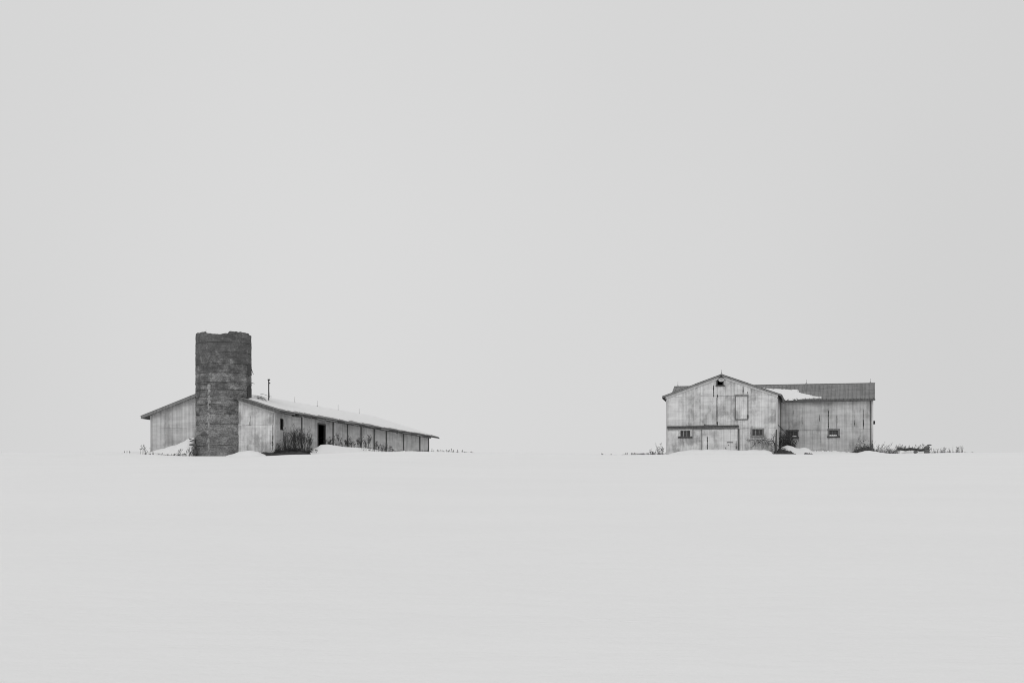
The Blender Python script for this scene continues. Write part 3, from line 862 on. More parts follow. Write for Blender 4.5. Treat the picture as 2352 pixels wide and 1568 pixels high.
# snow patch in the valley of the gabled barn's roof
poly = [(1733, 891.5), (1752, 892.5), (1770, 893.8), (1790, 894.6), (1805, 895.2), (1820, 896), (1829, 895.5), (1834, 900), (1843, 904.5), (1852, 907), (1862, 908),
        (1872, 910.5), (1884, 912.2), (1882, 914), (1868, 915), (1850, 915.6), (1832, 917), (1815, 918.4), (1795, 919), (1784, 918.5), (1776, 912), (1760, 903)]
def hit_wing(p, y):
    k = (p - 1176) / F; m = (HY - y) / F
    # points (u, v, z) with z = e_z + PITCH*(v - VS + OV); solve for Y by iteration
    Y = 208.0
    for _ in range(40):
        X = k * Y; z = m * Y - B.z0
        v = (z - e_z) / PITCH + VS - OV
        dx = X - B.ox
        u = (dx - B.s * v) / B.c
        Y = 0.6 * Y + 0.4 * (B.oy - B.s * u + B.c * v)
    return u, v
def hit_wing2(p, y):
    u_, best = 0, None
    lo, hi = VS - OV, VS + HW
    for _ in range(50):
        mid = (lo + hi) / 2
        u_ = B.u(p, mid)
        yp = HY - F * (B.z0 + e_z + PITCH * (mid - VS + OV)) / (B.oy - B.s * u_ + B.c * mid)
        if yp > y: lo = mid
        else: hi = mid
    return u_, mid
pl = [hit_wing2(*q) for q in poly]
def inside(x, y):
    c = False; j = len(pl) - 1
    for i in range(len(pl)):
        if (pl[i][1] > y) != (pl[j][1] > y) and x < (pl[j][0] - pl[i][0]) * (y - pl[i][1]) / (pl[j][1] - pl[i][1]) + pl[i][0]: c = not c
        j = i
    return c
def edist(x, y):
    d = 9
    for i in range(len(pl)):
        a = Vector(pl[i]); b = Vector(pl[(i + 1) % len(pl)]); p = Vector((x, y)); ab = b - a
        t = max(0, min(1, (p - a).dot(ab) / ab.dot(ab))); d = min(d, (p - a - ab * t).length)
    return d
u0 = min(q[0] for q in pl) - 0.5; u1 = max(q[0] for q in pl) + 1.2; v0 = min(q[1] for q in pl) - 0.3; v1 = max(q[1] for q in pl) + 0.4
mb = MB(); st_ = 0.09; idx = {}; ni = int((u1 - u0) / st_); nj = int((v1 - v0) / st_); H = {}
for i in range(ni + 1):
    for j in range(nj + 1):
        u = u0 + i * st_; v = v0 + j * st_
        d = edist(u, v) * (1 if inside(u, v) else -1) + 0.26 * N(u * 1.6, v * 2.3, 5) + 0.26 * N(u * 4.5, v * 5, 1)
        H[i, j] = (-0.03 if d < 0 else 0.05 + 0.10 * min(1, d / 0.5))
for i in range(ni):
    for j in range(nj):
        if any(H[i + a, j + b] > 0 for a in (0, 1) for b in (0, 1)):
            f = []
            for a, b in ((0, 0), (1, 0), (1, 1), (0, 1)):
                k = (i + a, j + b)
                if k not in idx:
                    u = u0 + k[0] * st_; v = v0 + k[1] * st_
                    idx[k] = len(mb.v); mb.v.append((u, v, e_z + PITCH * (v - VS + OV) + H[k]))
                f.append(idx[k])
            mb.f.append(tuple(f))
o = mb.build('roof_snow', M['drift'], None, True); o.location = barn.location; o.rotation_euler = barn.rotation_euler
tag(o, "ragged snow patch on the dark wing roof beside the gable", 'roof snow')

# ------------------------------------------------------------------ silo
rng = random.Random(5)
SC = (-28.67, 203.55); SR = 2.755; SZ0 = 12.55; STOP = 25.15
silo = empty('silo', (SC[0], SC[1], SZ0))
tag(silo, 'roofless round concrete silo with broken rim standing against the long barn', 'silo')
def rim(th):
    # th: angle, -pi/2 faces the camera; the rim is broken away in front
    a = math.degrees((th + math.pi / 2 + math.pi) % (2 * math.pi) - math.pi)   # 0 = facing camera, + to the right
    tab = [(-180, -0.5), (-95, -0.16), (-79, -0.14), (-78, 0.0), (-60, 0.03), (-48, 0.0), (-40, 0.04), (-33, 0.04), (-32, -0.12), (-19, -0.12), (-18, -0.22), (-8, -0.21), (-2, -0.25), (2, -0.27), (8, -0.18), (12, -0.15),
           (17, -0.14), (19, 0.06), (60, 0.04), (75, 0.02), (76, -0.10), (86, -0.10), (100, -0.12), (150, -0.5), (180, -0.5)]
    for (p, q), (r, s) in zip(tab, tab[1:]):
        if p <= a <= r: return q + (s - q) * (a - p) / (r - p)
    return 0
levels = [0.0]
zpx = [1022.5, 997.5, 973.8, 950.8, 928.2, 910.5, 894.2, 880.5, 855.5, 834.5, 808.0, 785.5]
for y in zpx: levels.append((HY - y) / F * 201.0 - SZ0)
levels.append(STOP - SZ0)
K = 160
for r in range(len(levels) - 1):
    za, zb = levels[r], levels[r + 1]
    last = r == len(levels) - 2
    rr_ = SR * (1 + rng.uniform(-0.0035, 0.0035)); tilt = rng.uniform(-0.02, 0.02); ph = rng.uniform(0, 6.28)
    mb = MB()
    prof = [(t_, 1.0) for t_ in (0, 0.012, 0.04, 0.15, 0.27, 0.39, 0.5, 0.61, 0.73, 0.85, 0.96, 0.988, 1.0)]
    nr = len(prof) - 1
    for i, (t, q) in enumerate(prof):
        for k in range(K):
            th = 2 * math.pi * k / K
            z1_ = zb - 0.012 + (rim(th) + 0.06 * N(math.cos(th) * 12, math.sin(th) * 9, 3) if last else tilt * math.cos(th + ph))
            z0_ = za + 0.012
            z = z0_ + (z1_ - z0_) * t
            x_, y_ = math.cos(th), math.sin(th)
            edge = min(t, 1 - t)
            rad = rr_ - ((0.06 if edge < 0.01 else (0.022 if edge < 0.02 else 0)) * (max(0.0, min(1.0, 0.22 + 1.6 * N(x_ * 2.2, y_ * 2.2, (zb if t > 0.5 else za) * 5))) if not (last and t > 0.5) else 0)) \
                + 0.030 * N(x_ * 4, y_ * 4, (z + r * 3) * 2.4) + 0.020 * N(x_ * 14, y_ * 14, z * 7)
            mb.v.append((x_ * rad, y_ * rad, z))
    for i in range(nr):
        for k in range(K):
            k2 = (k + 1) % K
            mb.f.append((i * K + k, i * K + k2, (i + 1) * K + k2, (i + 1) * K + k))
    n = len(mb.v)
    for zz in (0, 1):
        for k in range(K):
            th = 2 * math.pi * k / K
            z = mb.v[(nr if zz else 0) * K + k][2]
            mb.v.append((math.cos(th) * (SR - 0.22), math.sin(th) * (SR - 0.22), z))
    for k in range(K):
        k2 = (k + 1) % K
        mb.f.append((n + k2, n + k, n + K + k, n + K + k2))
        mb.f.append((nr * K + k, nr * K + k2, n + K + k2, n + K + k))
        mb.f.append((k2, k, n + k, n + k2))
    mb.build('concrete_ring', M['concrete'], silo, False)
# pale run of lime mortar down the front, built up in irregular daubs
def on_silo(a_deg, z, rad):
    th = R(a_deg) - math.pi / 2
    return (math.cos(th) * rad, math.sin(th) * rad, z)
mb = MB(); z = 0.55
while z < 7.2:
    h = rng.uniform(0.10, 0.42)
    if rng.random() < 0.88:
        a0 = -23.0 + rng.uniform(-1.5, 1.5); w = rng.uniform(1.6, 4.4)
        n = len(mb.v)
        pts = [(a0 - w, z + h * 0.2), (a0 - w * 0.4, z), (a0 + w * 0.7, z + 0.02), (a0 + w, z + h * 0.6), (a0 + w * 0.3, z + h), (a0 - w * 0.8, z + h * 0.9)]
        for a_, z_ in pts: mb.v.append(on_silo(a_, z_, SR + 0.012))
        mb.v.append(on_silo(a0, z + h / 2, SR + 0.05))
        for i in range(6): mb.f.append((n + i, n + (i + 1) % 6, n + 6))
    z += h * rng.uniform(0.6, 1.1)
mb.build('mortar_streak', M['lime'], silo)
# iron hoop, dark chute boards on the right flank and bent hoop ends
hz = (HY - 877) / F * 201.0 - SZ0
mb = MB(); mb.tube([on_silo(-180 + 6 * i, hz + 0.04 * math.sin(i * 0.35), SR + 0.035) for i in range(47)], [0.02] * 47, 4)
mb.build('hoop', M['iron'], silo)
for (ya, yb) in ((838, 862), (888, 916)):
    z0_, z1_ = (HY - yb) / F * 203 - SZ0, (HY - ya) / F * 203 - SZ0
    mb = MB(); n = 5
    for i in range(n):
        a0, a1 = 66 + 5 * i, 66 + 5 * (i + 1)
        j0, j1 = rng.uniform(-0.2, 0.2), rng.uniform(-0.2, 0.2)
        mb.hexa([on_silo(a0, z0_ + j0, SR - 0.05), on_silo(a1, z0_ + j0, SR - 0.05), on_silo(a1, z0_ + j0, SR + 0.035), on_silo(a0, z0_ + j0, SR + 0.035),
                 on_silo(a0, z1_ + j1, SR - 0.05), on_silo(a1, z1_ + j1, SR - 0.05), on_silo(a1, z1_ + j1, SR + 0.035), on_silo(a0, z1_ + j1, SR + 0.035)])
    mb.build('chute_board', M['backing'], silo)
zz = (HY - 850) / F * 203 - SZ0
mb = MB(); mb.tube([on_silo(85, zz + 0.35, SR), on_silo(88, zz + 0.1, SR + 0.06), on_silo(92, zz - 0.35, SR + 0.20)], [0.03, 0.03, 0.03], 5)
mb.build('hoop_end', M['iron'], silo)
zz = (HY - 878.5) / F * 203 - SZ0
mb = MB(); mb.tube([on_silo(84, zz + 0.05, SR), on_silo(91, zz, SR + 0.12), on_silo(93, zz - 0.03, SR + 0.32)], [0.03, 0.03, 0.02], 5)
mb.build('hoop_end', M['iron'], silo)
mb = MB(); mb.tube([on_silo(-32, STOP - SZ0 - 0.2, SR - 0.1), on_silo(-32, STOP - SZ0 + 0.22, SR - 0.1)], [0.02, 0.012], 4)
mb.build('reinforcing_bar', M['iron'], silo)

# ------------------------------------------------------------------ snow drifts
def drift(label, tab, hd_f, hd_b, seed, rough=0.05, name='snow_drift'):
    """tab: (column, crest row, distance); bell-shaped across, hd_f in front, hd_b behind"""
    mb = MB(); p0, p1 = tab[0][0], tab[-1][0]
    n = max(24, int((p1 - p0) / 1.6)); m = 22; px = []
    base = None
    for i in range(n + 1):
        p = p0 + (p1 - p0) * i / n
        y, Y = lin(tab, p)
        X = (p - 1176) * Y / F
        zt = (HY - y) / F * Y
        for j in range(m + 1):
            q = j / m * 2 - 1
            yy = Y + q * (hd_f if q < 0 else hd_b)
            g_ = ground(X, yy)
            bell = 0.5 + 0.5 * math.cos(math.pi * q)
            h = (zt - ground(X, Y)) * bell ** 0.9
            h += rough * (N(X * 0.9, yy * 0.9, seed) + 0.5 * N(X * 2.4, yy * 2.4, seed)) * bell
            end = min(i, n - i) / 3.0
            if end < 1: h = h * end - 0.12 * (1 - end)
            mb.v.append((X, yy, g_ + h - 0.06 * (1 - bell) - (0.08 if j in (0, m) else 0)))
    for i in range(n):
        for j in range(m):
            a = i * (m + 1) + j
            mb.f.append((a, a + m + 1, a + m + 2, a + 1))
    o = mb.build(name, M['drift'], None, True)
    return tag(o, label, 'snow drift', 'snow drifts around the barns')

drift('tall sloping snow drift against the left gable wall beside the silo',
      [(334, 1044, 203.4), (350, 1036, 203.4), (372, 1029.5, 203.2), (400, 1022, 202.9), (420, 1014, 202.9), (434, 1006, 202.9), (444, 1004.2, 202.9), (452, 1004.0, 203.1)], 2.0, 2.0, 1)
drift('low rounded snow mound between the silo and the barn corner',
      [(516, 1047, 199.0), (532, 1043, 199.0), (552, 1036.5, 199.0), (574, 1033.8, 199.0), (592, 1037, 199.0), (606, 1042.5, 199.0), (618, 1048, 199.0)], 1.5, 2.0, 2, 0.02)
drift('broad snow bank below the dark doorway of the long barn',
      [(676, 1046, 203.0), (697, 1038, 203.4), (715, 1034, 203.8), (727, 1027, 204.5), (738, 1020.8, 205.0), (755, 1020.5, 205.5), (775, 1023, 206.2), (797, 1026.5, 207), (822, 1027.5, 208),
       (850, 1030, 209.5), (872, 1034, 211), (893, 1037.5, 213), (915, 1038.5, 215)], 3.6, 4.0, 3, 0.03)
drift('long low snow ridge along the far end of the long barn',
      [(885, 1038.5, 212.0), (905, 1037.5, 212.0), (930, 1034.5, 213), (945, 1034, 213), (965, 1035.8, 214), (985, 1036.8, 214), (1010, 1038, 215)], 3, 3, 4, 0.02)
drift('wide smooth snow bank across the foot of the front gable',
      [(1526, 1046, 199.4), (1545, 1040, 199.4), (1562, 1036.3, 199.3), (1585, 1033.2, 199.1), (1620, 1032.3, 199), (1660, 1032.6, 198.8), (1700, 1033.6, 198.6), (1735, 1032.8, 198.5), (1756, 1033.2, 198.4), (1769, 1036.5, 198.3), (1777, 1043, 198.3)], 1.8, 2.4, 5, 0.05)
drift('peaked snow mound by the leaning pole at the wing wall',
      [(1781, 1045, 201.6), (1789, 1032, 201.7), (1798, 1025, 201.8), (1808, 1022.0, 202), (1818, 1024, 202), (1829, 1028.5, 202), (1837, 1029.2, 202), (1847, 1026.8, 202), (1856, 1029, 202), (1864, 1034.5, 202), (1876, 1040, 202), (1890, 1046, 202)], 1.7, 2.4, 6, 0.02)
drift('thin snow bank along the foot of the wing wall',
      [(1850, 1044, 202.2), (1864, 1035.0, 202.2), (1885, 1034.0, 202.2), (1910, 1035, 202), (1940, 1037, 202), (1965, 1038.5, 201.8), (1978, 1043, 201.8)], 1.8, 2.2, 7, 0.05)
drift('small rounded snow mound at the right corner of the wing',
      [(1958, 1043, 200.6), (1975, 1038, 200.6), (1988, 1035.0, 200.5), (1996, 1034.6, 200.5), (2008, 1036, 200.5), (2022, 1038.8, 200.5), (2045, 1041.5, 200.5), (2060, 1045, 200.5)], 1.4, 1.6, 8, 0.02)
drift('low snow hummock heaped over the log and field stones',
      [(2062, 1045, 203.0), (2080, 1036.5, 203), (2100, 1033.5, 203), (2125, 1033.5, 203), (2142, 1031, 203), (2155, 1034, 203), (2175, 1040, 203), (2190, 1045, 203)], 1.5, 2.5, 9, 0.06)
drift('faint snow rise beside the left weeds at the gable corner',
      [(270, 1042, 202.0), (300, 1036.8, 202), (330, 1036, 202), (360, 1039, 202), (385, 1046, 202)], 2.5, 2.5, 10, 0.03)

def crust(label, p0, p1, y, h, seed):
    k = (HY - y) / F; Y = 1.6 / (0.0745 - k)
    tab = []
    for i in range(7):
        p = p0 + (p1 - p0) * i / 6; X = (p - 1176) * Y / F
        zt = ground(X, Y) + h * math.sin(math.pi * i / 6) * (0.6 + 0.4 * N(i * 1.7, seed))
        tab.append((p, HY - zt * F / Y, Y))
    return drift(label, tab, 0.10, 0.5, seed, 0.004)
crust('small wind-carved snow ridge in the bare foreground right of centre', 1320, 1405, 1421, 0.022, 41)
crust('long faint snow ridge in the foreground beside the wind-carved one', 1420, 1525, 1425, 0.014, 42)
crust('faint snow ridge nearest the lower right edge of the field', 2256, 2330, 1466, 0.02, 43)

# ------------------------------------------------------------------ bare soil and debris
def ground_top(X, Y): return ground(X, Y)
def soil(label, pts, Y0, Y1, seed):
    """rough hump of bare dark earth; pts: (column, row of its top)"""
    mb = MB(); p0, p1 = pts[0][0], pts[-1][0]; n = 40; m = 14
    for i in range(n + 1):
        p = p0 + (p1 - p0) * i / n
        for j in range(m + 1):
            q = j / m
            Y = Y0 + (Y1 - Y0) * q
            X = (p - 1176) * (Y0 + Y1) / 2 / F
            (yt,) = lin(pts, p)
            zt = (HY - yt) / F * Y1
            g_ = ground(X, Y)
            h = (zt - g_) * math.sin(q * math.pi / 2) ** 0.8 + 0.10 * N(X * 3, Y * 3, seed) + 0.09 * N(X * 9, Y * 9, seed)
            if i in (0, n) or j in (0, m): h = -0.15
            mb.v.append((X, Y, g_ + h))
    for i in range(n):
        for j in range(m):
            a = i * (m + 1) + j
            mb.f.append((a, a + m + 1, a + m + 2, a + 1))
    return tag(mb.build('bare_soil', M['soil'], None, False), label, 'soil')
soil('strip of bare dark earth at the near corner of the long barn', [(588, 1046), (604, 1038), (622, 1038), (645, 1035), (662, 1032), (690, 1032), (704, 1038), (714, 1046)], 198.2, 201.8, 3)
soil('dark earth hollow between gable and wing under the tangled vines', [(1776, 1044), (1782, 1035), (1792, 1031), (1804, 1033), (1818, 1037), (1832, 1046)], 198.8, 200.4, 8)
soil('dark earth showing through the snow near the right wing corner', [(1952, 1044), (1966, 1035), (1982, 1027), (1998, 1026), (2008, 1031), (2016, 1044)], 200.9, 202.6, 9)
soil('small dark clods peeping from the snow before the wing', [(1843, 1046), (1852, 1040.5), (1862, 1041), (1873, 1046)], 198.0, 199.0, 12)

def stone(label, p, y_base, Y, rx, rz, seed):
    c = at(p, y_base, Y); r_ = random.Random(seed); mb = MB(); a, b = 10, 7
    for j in range(b + 1):
        ph = math.pi * j / b
        for i in range(a):
            th = 2 * math.pi * i / a
            d = Vector((math.sin(ph) * math.cos(th), math.sin(ph) * math.sin(th), math.cos(ph)))
            k = 1 + 0.28 * N(d.x * 1.7 + seed, d.y * 1.7, d.z * 1.7)
            mb.v.append((d.x * rx * k, d.y * rx * 0.8 * k, d.z * rz * k))
    for j in range(b):
        for i in range(a):
            i2 = (i + 1) % a
            mb.f.append((j * a + i, j * a + i2, (j + 1) * a + i2, (j + 1) * a + i))
    o = mb.build('field_stone', M['stone'], None, False); o.location = c
    return tag(o, label, 'stone')
stone('slanting dark field stone topping the right-hand pile', 2128 * 1.0, 1029, 201.3, 0.34, 0.22, 4).rotation_euler = (0, R(-28), 0)
stone('lower dark field stone at the base of the right-hand pile', 2129, 1037, 201.1, 0.30, 0.26, 6)
stone('small dark stone half buried left of the stone pile', 2103, 1037.5, 201.4, 0.22, 0.14, 8)
stone('flat dark stone capped with snow behind the stone pile', 2134.5, 1021.8, 203.5, 0.24, 0.07, 11)
def log(label, pts, r0, seed, name='fallen_log', mat='twig'):
    mb = MB(); P = [at(*q) for q in pts]; r_ = random.Random(seed)
    mb.tube(P, [r0 * r_.uniform(0.75, 1.15) for _ in P], 7)
    return tag(mb.build(name, M[mat], None, False), label, 'log')
log('snow-dusted fallen log lying left of the field stones', [(2064, 1030.5, 201.6), (2080, 1032.5, 201.5), (2090, 1030.5, 201.5), (2103, 1031.5, 201.5), (2112, 1033.5, 201.4), (2122, 1033.0, 201.4)], 0.13, 1)
def board(label, a, b, w, t, seed):
    A_, B_ = at(*a), at(*b); d = (B_ - A_); n = 5; mb = MB(); r_ = random.Random(seed); up = Vector((0, 0, 1)) * t; sd__ = Vector((0, 1, 0)) * w
    mb.hexa([A_ - sd__ - up, B_ - sd__ * 0.7 - up, B_ + sd__ * 0.8 - up, A_ + sd__ - up, A_ - sd__ + up, B_ - sd__ * 0.6 + up * 0.5, B_ + sd__ + up, A_ + sd__ + up])
    return tag(mb.build('broken_board', M['wood_dark'], None), label, 'board')
board('upper broken board jutting from the drift beside the silo', (434, 1007.0, 201.9), (450, 1012.0, 202.0), 0.12, 0.04, 1)
board('lower broken board poking out left of the silo', (436, 1013.0, 201.7), (449, 1010.6, 201.9), 0.1, 0.035, 2)
stone('flat dark rubble block standing in for the shaded hollow in the drift beside the silo', 443, 1021.0, 201.55, 0.40, 0.10, 14)  # dark lumps here and below replace the shade of a hollow in the drift
stone('dark rubble lump standing in for the shade deep in that hollow by the silo', 447.2, 1023.0, 201.45, 0.18, 0.16, 17)
stone('dark rubble lump at the foot of the silo, left side', 446.5, 1038, 201.0, 0.22, 0.36, 15)

# ------------------------------------------------------------------ leaning pole and posts by the wing
mb = MB(); mb.tube([at(1785.5, 974, 200.35), at(1806, 995, 201.2), at(1829, 1019, 202.3)], [0.035, 0.035, 0.03], 6)
tag(mb.build('leaning_pole', M['iron']), 'thin dark pole leaning from the gable corner down to the snow', 'pole')
mb = MB(); mb.tube([at(1782.5, 1042, 199.3), at(1782.3, 1015, 199.3), at(1783.3, 986, 199.35)], [0.085, 0.08, 0.07], 6)
tag(mb.build('wooden_post', M['wood_dark']), 'short weathered post standing at the gable corner by the vines', 'post')
mb = MB(); mb.tube([at(2003, 1040, 201.0), at(2003.5, 1018, 201.0)], [0.09, 0.08], 6)
tag(mb.build('wooden_post', M['wood_dark']), 'stubby dark post in the weeds at the right wing corner', 'post')

# ------------------------------------------------------------------ dry plants
def grow(mb, p, d, ln, r, lev, rg, spread, buds, gravity=0.0):
    n = 3; pts = [p]; q = Vector(p); dd = Vector(d)
    for i in range(n):
        dd = (dd + Vector((rg.uniform(-1, 1), rg.uniform(-1, 1), rg.uniform(-0.5, 0.7))) * 0.16 - Vector((0, 0, gravity))).normalized()
        q = q + dd * ln / n; pts.append(q.copy())
    mb.tube(pts, [r * (1 - 0.5 * i / n) for i in range(n + 1)], 3, False)
    if lev > 0:
        for k in range(rg.randint(3, 5)):
            t = rg.uniform(0.3, 1.0); i = min(n - 1, int(t * n)); b = pts[i].lerp(pts[i + 1], t * n - i)
            nd = (dd + Vector((rg.uniform(-1, 1), rg.uniform(-1, 1), rg.uniform(-0.1, 0.8))) * spread).normalized()
            grow(mb, b, nd, ln * rg.uniform(0.35, 0.6), r * 0.62, lev - 1, rg, spread, buds, gravity)
    elif buds and rg.random() < buds:
        mb.blob(q, rg.uniform(0.015, 0.038), rg, 1.3)

def shrub(label, base, h, w, stems, lev, seed, r=0.018, spread=0.7, buds=0.2, lean=0.0, group=None, name='bare_shrub', mat='twig', cat='shrub'):
    rg = random.Random(seed); root = empty(name, base)
    bm_ = MB(); tb = MB()
    for i in range(stems):
        x = rg.uniform(-w / 2, w / 2)
        p = Vector((x, rg.uniform(-0.25, 0.25), -0.15))
        d = Vector((x / max(w, 0.1) * 0.5 + lean + rg.uniform(-0.2, 0.2), rg.uniform(-0.2, 0.2), 1)).normalized()
        hh = h * rg.uniform(0.55, 1.0) * (1 - 0.35 * abs(x) / (w / 2 + 0.01))
        bm_.tube([p, p + d * hh * 0.35], [r * 1.3, r], 4, False)
        grow(tb, p + d * hh * 0.3, d, hh * 0.7, r, lev, rg, spread, buds)
    bm_.build('stems', M[mat], root)['kind'] = 'stuff'; tb.build('twigs', M[mat], root)['kind'] = 'stuff'
    return tag(root, label, cat, group)

def P(p, y, Y): return at(p, y, Y)
shrub('tall bare shrub, tallest of those along the long barn wall', P(672, 1040, 201.6), 2.6, 1.6, 46, 2, 1, 0.016, 0.55, 0.3)
shrub('bare shrub just left of the doorway, right neighbour of the tallest', P(694, 1036, 202.6), 2.2, 1.5, 40, 2, 2, 0.015, 0.5, 0.25)
shrub('low brambles at the near corner of the long barn', P(645, 1042, 200.4), 1.3, 1.8, 40, 2, 3, 0.013, 0.9, 0.1)
shrub('dark tangle of low brush below the tall bare shrub', P(668, 1044, 199.6), 0.85, 3.6, 150, 2, 4, 0.018, 1.0, 0.2)
shrub('sprawling dry brush on the snow edge below the doorway', P(708, 1036, 202.2), 0.5, 1.6, 20, 2, 5, 0.016, 1.0, 0.3)
k = 0
for p, y, Y, h, lab in ((757, 1026, 207.0, 1.0, 'dry shrub right of the dark doorway, with curled seed heads'),
                        (779, 1027, 209.0, 1.35, 'dry shrub by the second batten right of the doorway'),
                        (800, 1030, 210.5, 1.15, 'dry shrub hiding the third batten of the long wall'),
                        (824, 1031, 212.0, 1.25, 'leafy dry shrub halfway along the long wall'),
                        (845, 1034, 213.5, 1.55, 'tall leaning dry shrub past the middle of the long wall'),
                        (862, 1037, 215.0, 1.1, 'sparse upright dry shrub on the far half of the long wall'),
                        (884, 1039, 217.0, 0.95, 'small spreading dry shrub at the far half of the long wall')):
    shrub(lab, P(p, y + 1, Y), h, 1.3, 11, 2, 30 + k, 0.014, 0.8, 0.75, 0.15 if k > 3 else 0.0); k += 1
shrub('dense dark vine thicket filling the corner of gable and wing', P(1799, 1042, 203.0), 2.1, 1.5, 95, 2, 60, 0.015, 0.8, 0.3)
shrub('matted vine stems over the dark hollow at the gable corner', P(1793, 1043, 200.2), 0.75, 1.0, 50, 2, 62, 0.015, 1.0, 0.2)
shrub('low vine tangle spreading in front of the left wing window', P(1812, 1036, 204.0), 1.05, 1.0, 45, 2, 61, 0.014, 0.8, 0.3, 0.1)
# creeper on the gable wall
rg = random.Random(77); root = empty('creeper_vine', P(1782, 1040, 199.6)); o0 = root.location.copy(); mb = MB(); tw = MB()
path = [(1781, 1038), (1780, 1018), (1774, 1012), (1760, 1011.5), (1750, 1009), (1741, 1010.5), (1735, 1008.5), (1730, 1011)]
pts = [at(p, y, 199.62 + (1781 - p) * 0.007) - o0 for p, y in path]
mb.tube(pts, [0.045, 0.04, 0.035, 0.03, 0.025, 0.022, 0.018, 0.012], 5); mb.build('stem', M['twig'], root)
pts2 = [at(p, y, 199.6) - o0 for p, y in ((1779, 1020), (1772, 1007), (1780, 1001), (1783, 999))]
mb = MB(); mb.tube(pts2, [0.03, 0.028, 0.022, 0.015], 5); mb.build('stem', M['twig'], root)
for i in range(54):
    t = rg.random() ** 1.3; j = t * (len(pts) - 1.01); a = int(j); q = pts[a].lerp(pts[a + 1], j - a)
    grow(tw, q, Vector((rg.uniform(-0.8, 0.5), -0.05, rg.uniform(-1, 0.25))).normalized(), rg.uniform(0.3, 1.0), 0.014, 1, rg, 0.8, 0.1, 0.05)
tw.build('twigs', M['twig'], root)['kind'] = 'stuff'
tag(root, 'bare creeper vine climbing the lower right of the gable wall', 'vine')
# dead stems hanging over the long barn's near roof edge
rg = random.Random(9); root = empty('hanging_twigs', at(584, 914, 205.5)); tw = MB()
for i in range(16):
    p = Vector((rg.uniform(-0.1, 0.4), rg.uniform(-0.3, 0.3), rg.uniform(-0.35, 0.25)))
    tw.tube([p, p + Vector((0.35, 0, 0.06)), p + Vector((0.7, 0, -0.08)), p + Vector((0.95, 0, -0.38))], [0.013, 0.012, 0.01, 0.006], 3)
tw.build('twigs', M['weed'], root)['kind'] = 'stuff'
tag(root, 'wispy dead stems on the snowy roof right of the silo', 'twigs')

def weed(base, h, seed, group, label, heads=5, lean=0.0, mat='weed', r=0.012, headr=0.035):
    rg = random.Random(seed); mb = MB(); hd = MB()
    d = Vector((lean + rg.uniform(-0.25, 0.25), rg.uniform(-0.15, 0.15), 1)).normalized()
    root = empty('dry_weed', base)
    p = Vector((0, 0, -0.1)); pts = [p]
    for i in range(4):
        d = (d + Vector((rg.uniform(-0.12, 0.12) + lean * 0.12, 0, 0))).normalized(); pts.append(pts[-1] + d * h / 4)
    mb.tube(pts, [r, r, r * 0.9, r * 0.8, r * 0.6], 3, False)
    for i in range(heads):
        t = rg.uniform(0.45, 1.0) * 3.99; a = int(t); q = pts[a].lerp(pts[a + 1], t - a)
        e = q + Vector((rg.uniform(-0.5, 0.5), rg.uniform(-0.3, 0.3), rg.uniform(0.1, 0.7))) * h * 0.28
        mb.tube([q, e], [r * 0.7, r * 0.5], 3, False)
        hd.blob(e, headr * rg.uniform(0.6, 1.3), rg, 1.4)
    hd.blob(pts[-1], headr * 1.2, rg, 1.5)
    mb.build('stalk', M[mat], root); hd.build('seed_heads', M[mat], root)['kind'] = 'stuff'
    return tag(root, label, 'weed', group)

def scatter_weeds(group, label, lst, seed, mat='weed', heads=(2, 6), r=0.009, headr=0.026):
    rg = random.Random(seed)
    words = label if isinstance(label, list) else [label] * len(lst)
    for (p0, p1, y0, y1, Y, hmin, hmax, n, lean), label in zip(lst, words):
        for i in range(n):
            p = rg.uniform(p0, p1); t = (p - p0) / max(1e-3, p1 - p0)
            b = at(p, y0 + (y1 - y0) * t + rg.uniform(-0.5, 1.5), Y + rg.uniform(-0.5, 0.5))
            weed(b, rg.uniform(hmin, hmax), rg.randint(0, 99999), group, label, rg.randint(*heads), lean + rg.uniform(-0.1, 0.1), mat, r, headr)
scatter_weeds('weeds at the left barn corner', ['tiny dry weed sprig at the far left, out in the open snow', 'tall thin dry weed at the left corner of the long barn', 'low slanting dry weed in front of the long barn left corner'],
              [(284, 303, 1040, 1041, 199.5, 0.12, 0.3, 6, 0), (318, 345, 1042, 1043, 199.5, 0.5, 1.05, 9, -0.15), (330, 352, 1044, 1045, 198.5, 0.2, 0.5, 8, 0.2)], 1)
scatter_weeds('weeds at the foot of the silo drift', ['flat dry weed lying along the drift foot under the left gable', 'bushy dry weed in front of the drift beside the silo', 'dry weed tucked against the silo foot on its left'],
              [(360, 405, 1045, 1046, 198.4, 0.15, 0.3, 12, 0.5), (405, 446, 1046, 1046, 198.4, 0.3, 0.85, 26, 0.2), (432, 447, 1040, 1044, 199.5, 0.4, 0.8, 8, 0.0)], 2, mat='twig')
scatter_weeds('weeds beyond the long barn end', ['lone thin weed just off the far end of the long barn', 'short dry weed close to the far end of the long barn', 'taller dry weed in the middle of the row right of the long barn', 'small dry weed in the thinning row right of the long barn', 'tiniest dry weed sprig at the right end of that row'],
              [(990, 1000, 1038, 1038, 199, 0.2, 0.55, 3, 0), (1003, 1030, 1038, 1039, 199, 0.15, 0.35, 12, 0), (1030, 1062, 1039, 1040, 199, 0.15, 0.5, 16, 0), (1062, 1085, 1040, 1040.5, 199, 0.1, 0.3, 8, 0), (1085, 1117, 1041, 1042, 199, 0.08, 0.15, 5, 0)],
              3, mat='weed', heads=(1, 3), r=0.011, headr=0.028)
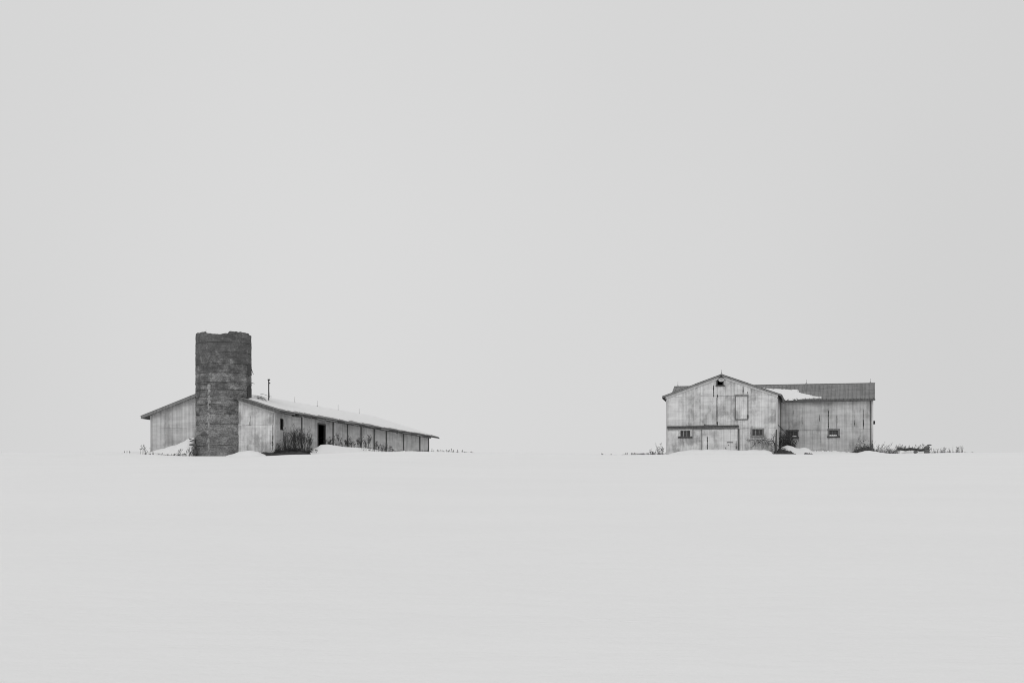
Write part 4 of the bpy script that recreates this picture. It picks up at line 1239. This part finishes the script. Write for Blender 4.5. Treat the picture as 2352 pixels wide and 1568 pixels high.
scatter_weeds('weeds left of the gable', ['tiny weed sprig furthest left of the gabled barn', 'small dry weed left of the leaning sprigs by the gabled barn', 'flattened dry weed leaning left in the snow', 'knee-high dry weed nearing the gabled barn left corner', 'tall dry weed beside the left corner of the front gable'],
              [(1374, 1420, 1044.5, 1044, 198.5, 0.10, 0.22, 12, 0), (1430, 1452, 1044, 1043.5, 198.6, 0.12, 0.3, 9, 0.1), (1455, 1482, 1043.5, 1043.5, 198.6, 0.1, 0.32, 12, -0.5),
               (1485, 1512, 1043, 1042.5, 198.8, 0.2, 0.6, 14, 0.1), (1510, 1529, 1042, 1041, 199.2, 0.4, 1.1, 15, -0.2)], 4)
scatter_weeds('weeds at the right wing corner', ['dry weed against the right end of the wing wall', 'tallest branching dry weed standing before the wing wall'],
              [(1966, 2004, 1037, 1033, 202.0, 0.4, 1.2, 26, 0.1), (1972, 1977, 1035, 1035, 202.2, 1.5, 1.6, 1, -0.05)], 5, mat='twig')
scatter_weeds('weeds right of the wing', ['tall slanting dry weed just right of the wing corner', 'shorter slanting dry weed between the wing and the log'],
              [(2008, 2040, 1037, 1040, 202.0, 0.4, 1.15, 26, 0.35), (2040, 2062, 1040, 1041, 201.5, 0.3, 0.7, 16, 0.3)], 6, headr=0.022, mat='grass')
scatter_weeds('weeds around the stones', ['dry weed in the tuft at the left end of the log', 'dry weed growing behind the fallen log'],
              [(2056, 2075, 1034, 1034, 202.2, 0.3, 0.75, 12, 0.1), (2075, 2135, 1034, 1032, 203, 0.3, 0.75, 18, 0.0)], 7)
scatter_weeds('weeds at the far right', ['short dry weed just right of the field stones', 'upright dry weed in the far right row on the crest', 'last slanting dry weed at the right end of the row'],
              [(2140, 2165, 1039, 1040, 200.5, 0.2, 0.6, 14, 0.1), (2165, 2210, 1040.5, 1040, 200.5, 0.2, 0.8, 30, 0.05), (2204, 2228, 1040, 1040, 200.5, 0.1, 0.4, 5, 0.7)], 8, heads=(1, 4))

# dead grass blades in and around the weed patches: nobody could count them
def grass(label, lst, seed, mat='grass'):
    rg = random.Random(seed); mb = MB()
    for p0, p1, y0, y1, Y, h, n, lean in lst:
        for i in range(n):
            p = rg.uniform(p0, p1); t = (p - p0) / (p1 - p0)
            b = at(p, y0 + (y1 - y0) * t + 1.0, Y + rg.uniform(-0.7, 0.7))
            hh = h * rg.uniform(0.3, 1.0); l_ = (lean + rg.uniform(-0.5, 0.5)) * hh; w = rg.uniform(0.008, 0.018); dy = rg.uniform(-0.2, 0.2) * hh
            m1 = b + Vector((l_ * 0.35, dy * 0.4, hh * 0.6)); tp = b + Vector((l_, dy, hh))
            mb.tube([b, m1, tp], [w, w * 0.8, w * 0.3], 3, False)
    return tag(mb.build('dead_grass', M[mat]), label, 'grass', kind='stuff')
grass('dead grass blades around the long barn foot', [(630, 710, 1043, 1037, 200.5, 0.55, 260, 0), (360, 447, 1045, 1046, 198.6, 0.25, 130, 0.4), (745, 900, 1026, 1038, 208, 0.35, 180, 0), (895, 985, 1038, 1037, 212.5, 0.35, 160, 0), (990, 1090, 1038.5, 1040.5, 199.2, 0.18, 130, 0)], 1)
grass('dead grass blades around the gabled barn foot', [(1372, 1455, 1044.5, 1044, 198.7, 0.10, 60, 0), (1455, 1530, 1044, 1042, 198.8, 0.24, 190, 0), (1962, 2008, 1037, 1035, 201.5, 0.6, 240, 0.1), (2008, 2065, 1038, 1041, 201.6, 0.45, 190, 0.4), (2058, 2080, 1033, 1033, 201.8, 0.5, 90, 0.1), (2080, 2140, 1034, 1033, 202.4, 0.35, 110, 0), (2138, 2212, 1040, 1040.5, 200.6, 0.3, 150, 0.1), (1862, 1965, 1034, 1038, 201.8, 0.12, 120, 0)], 2)
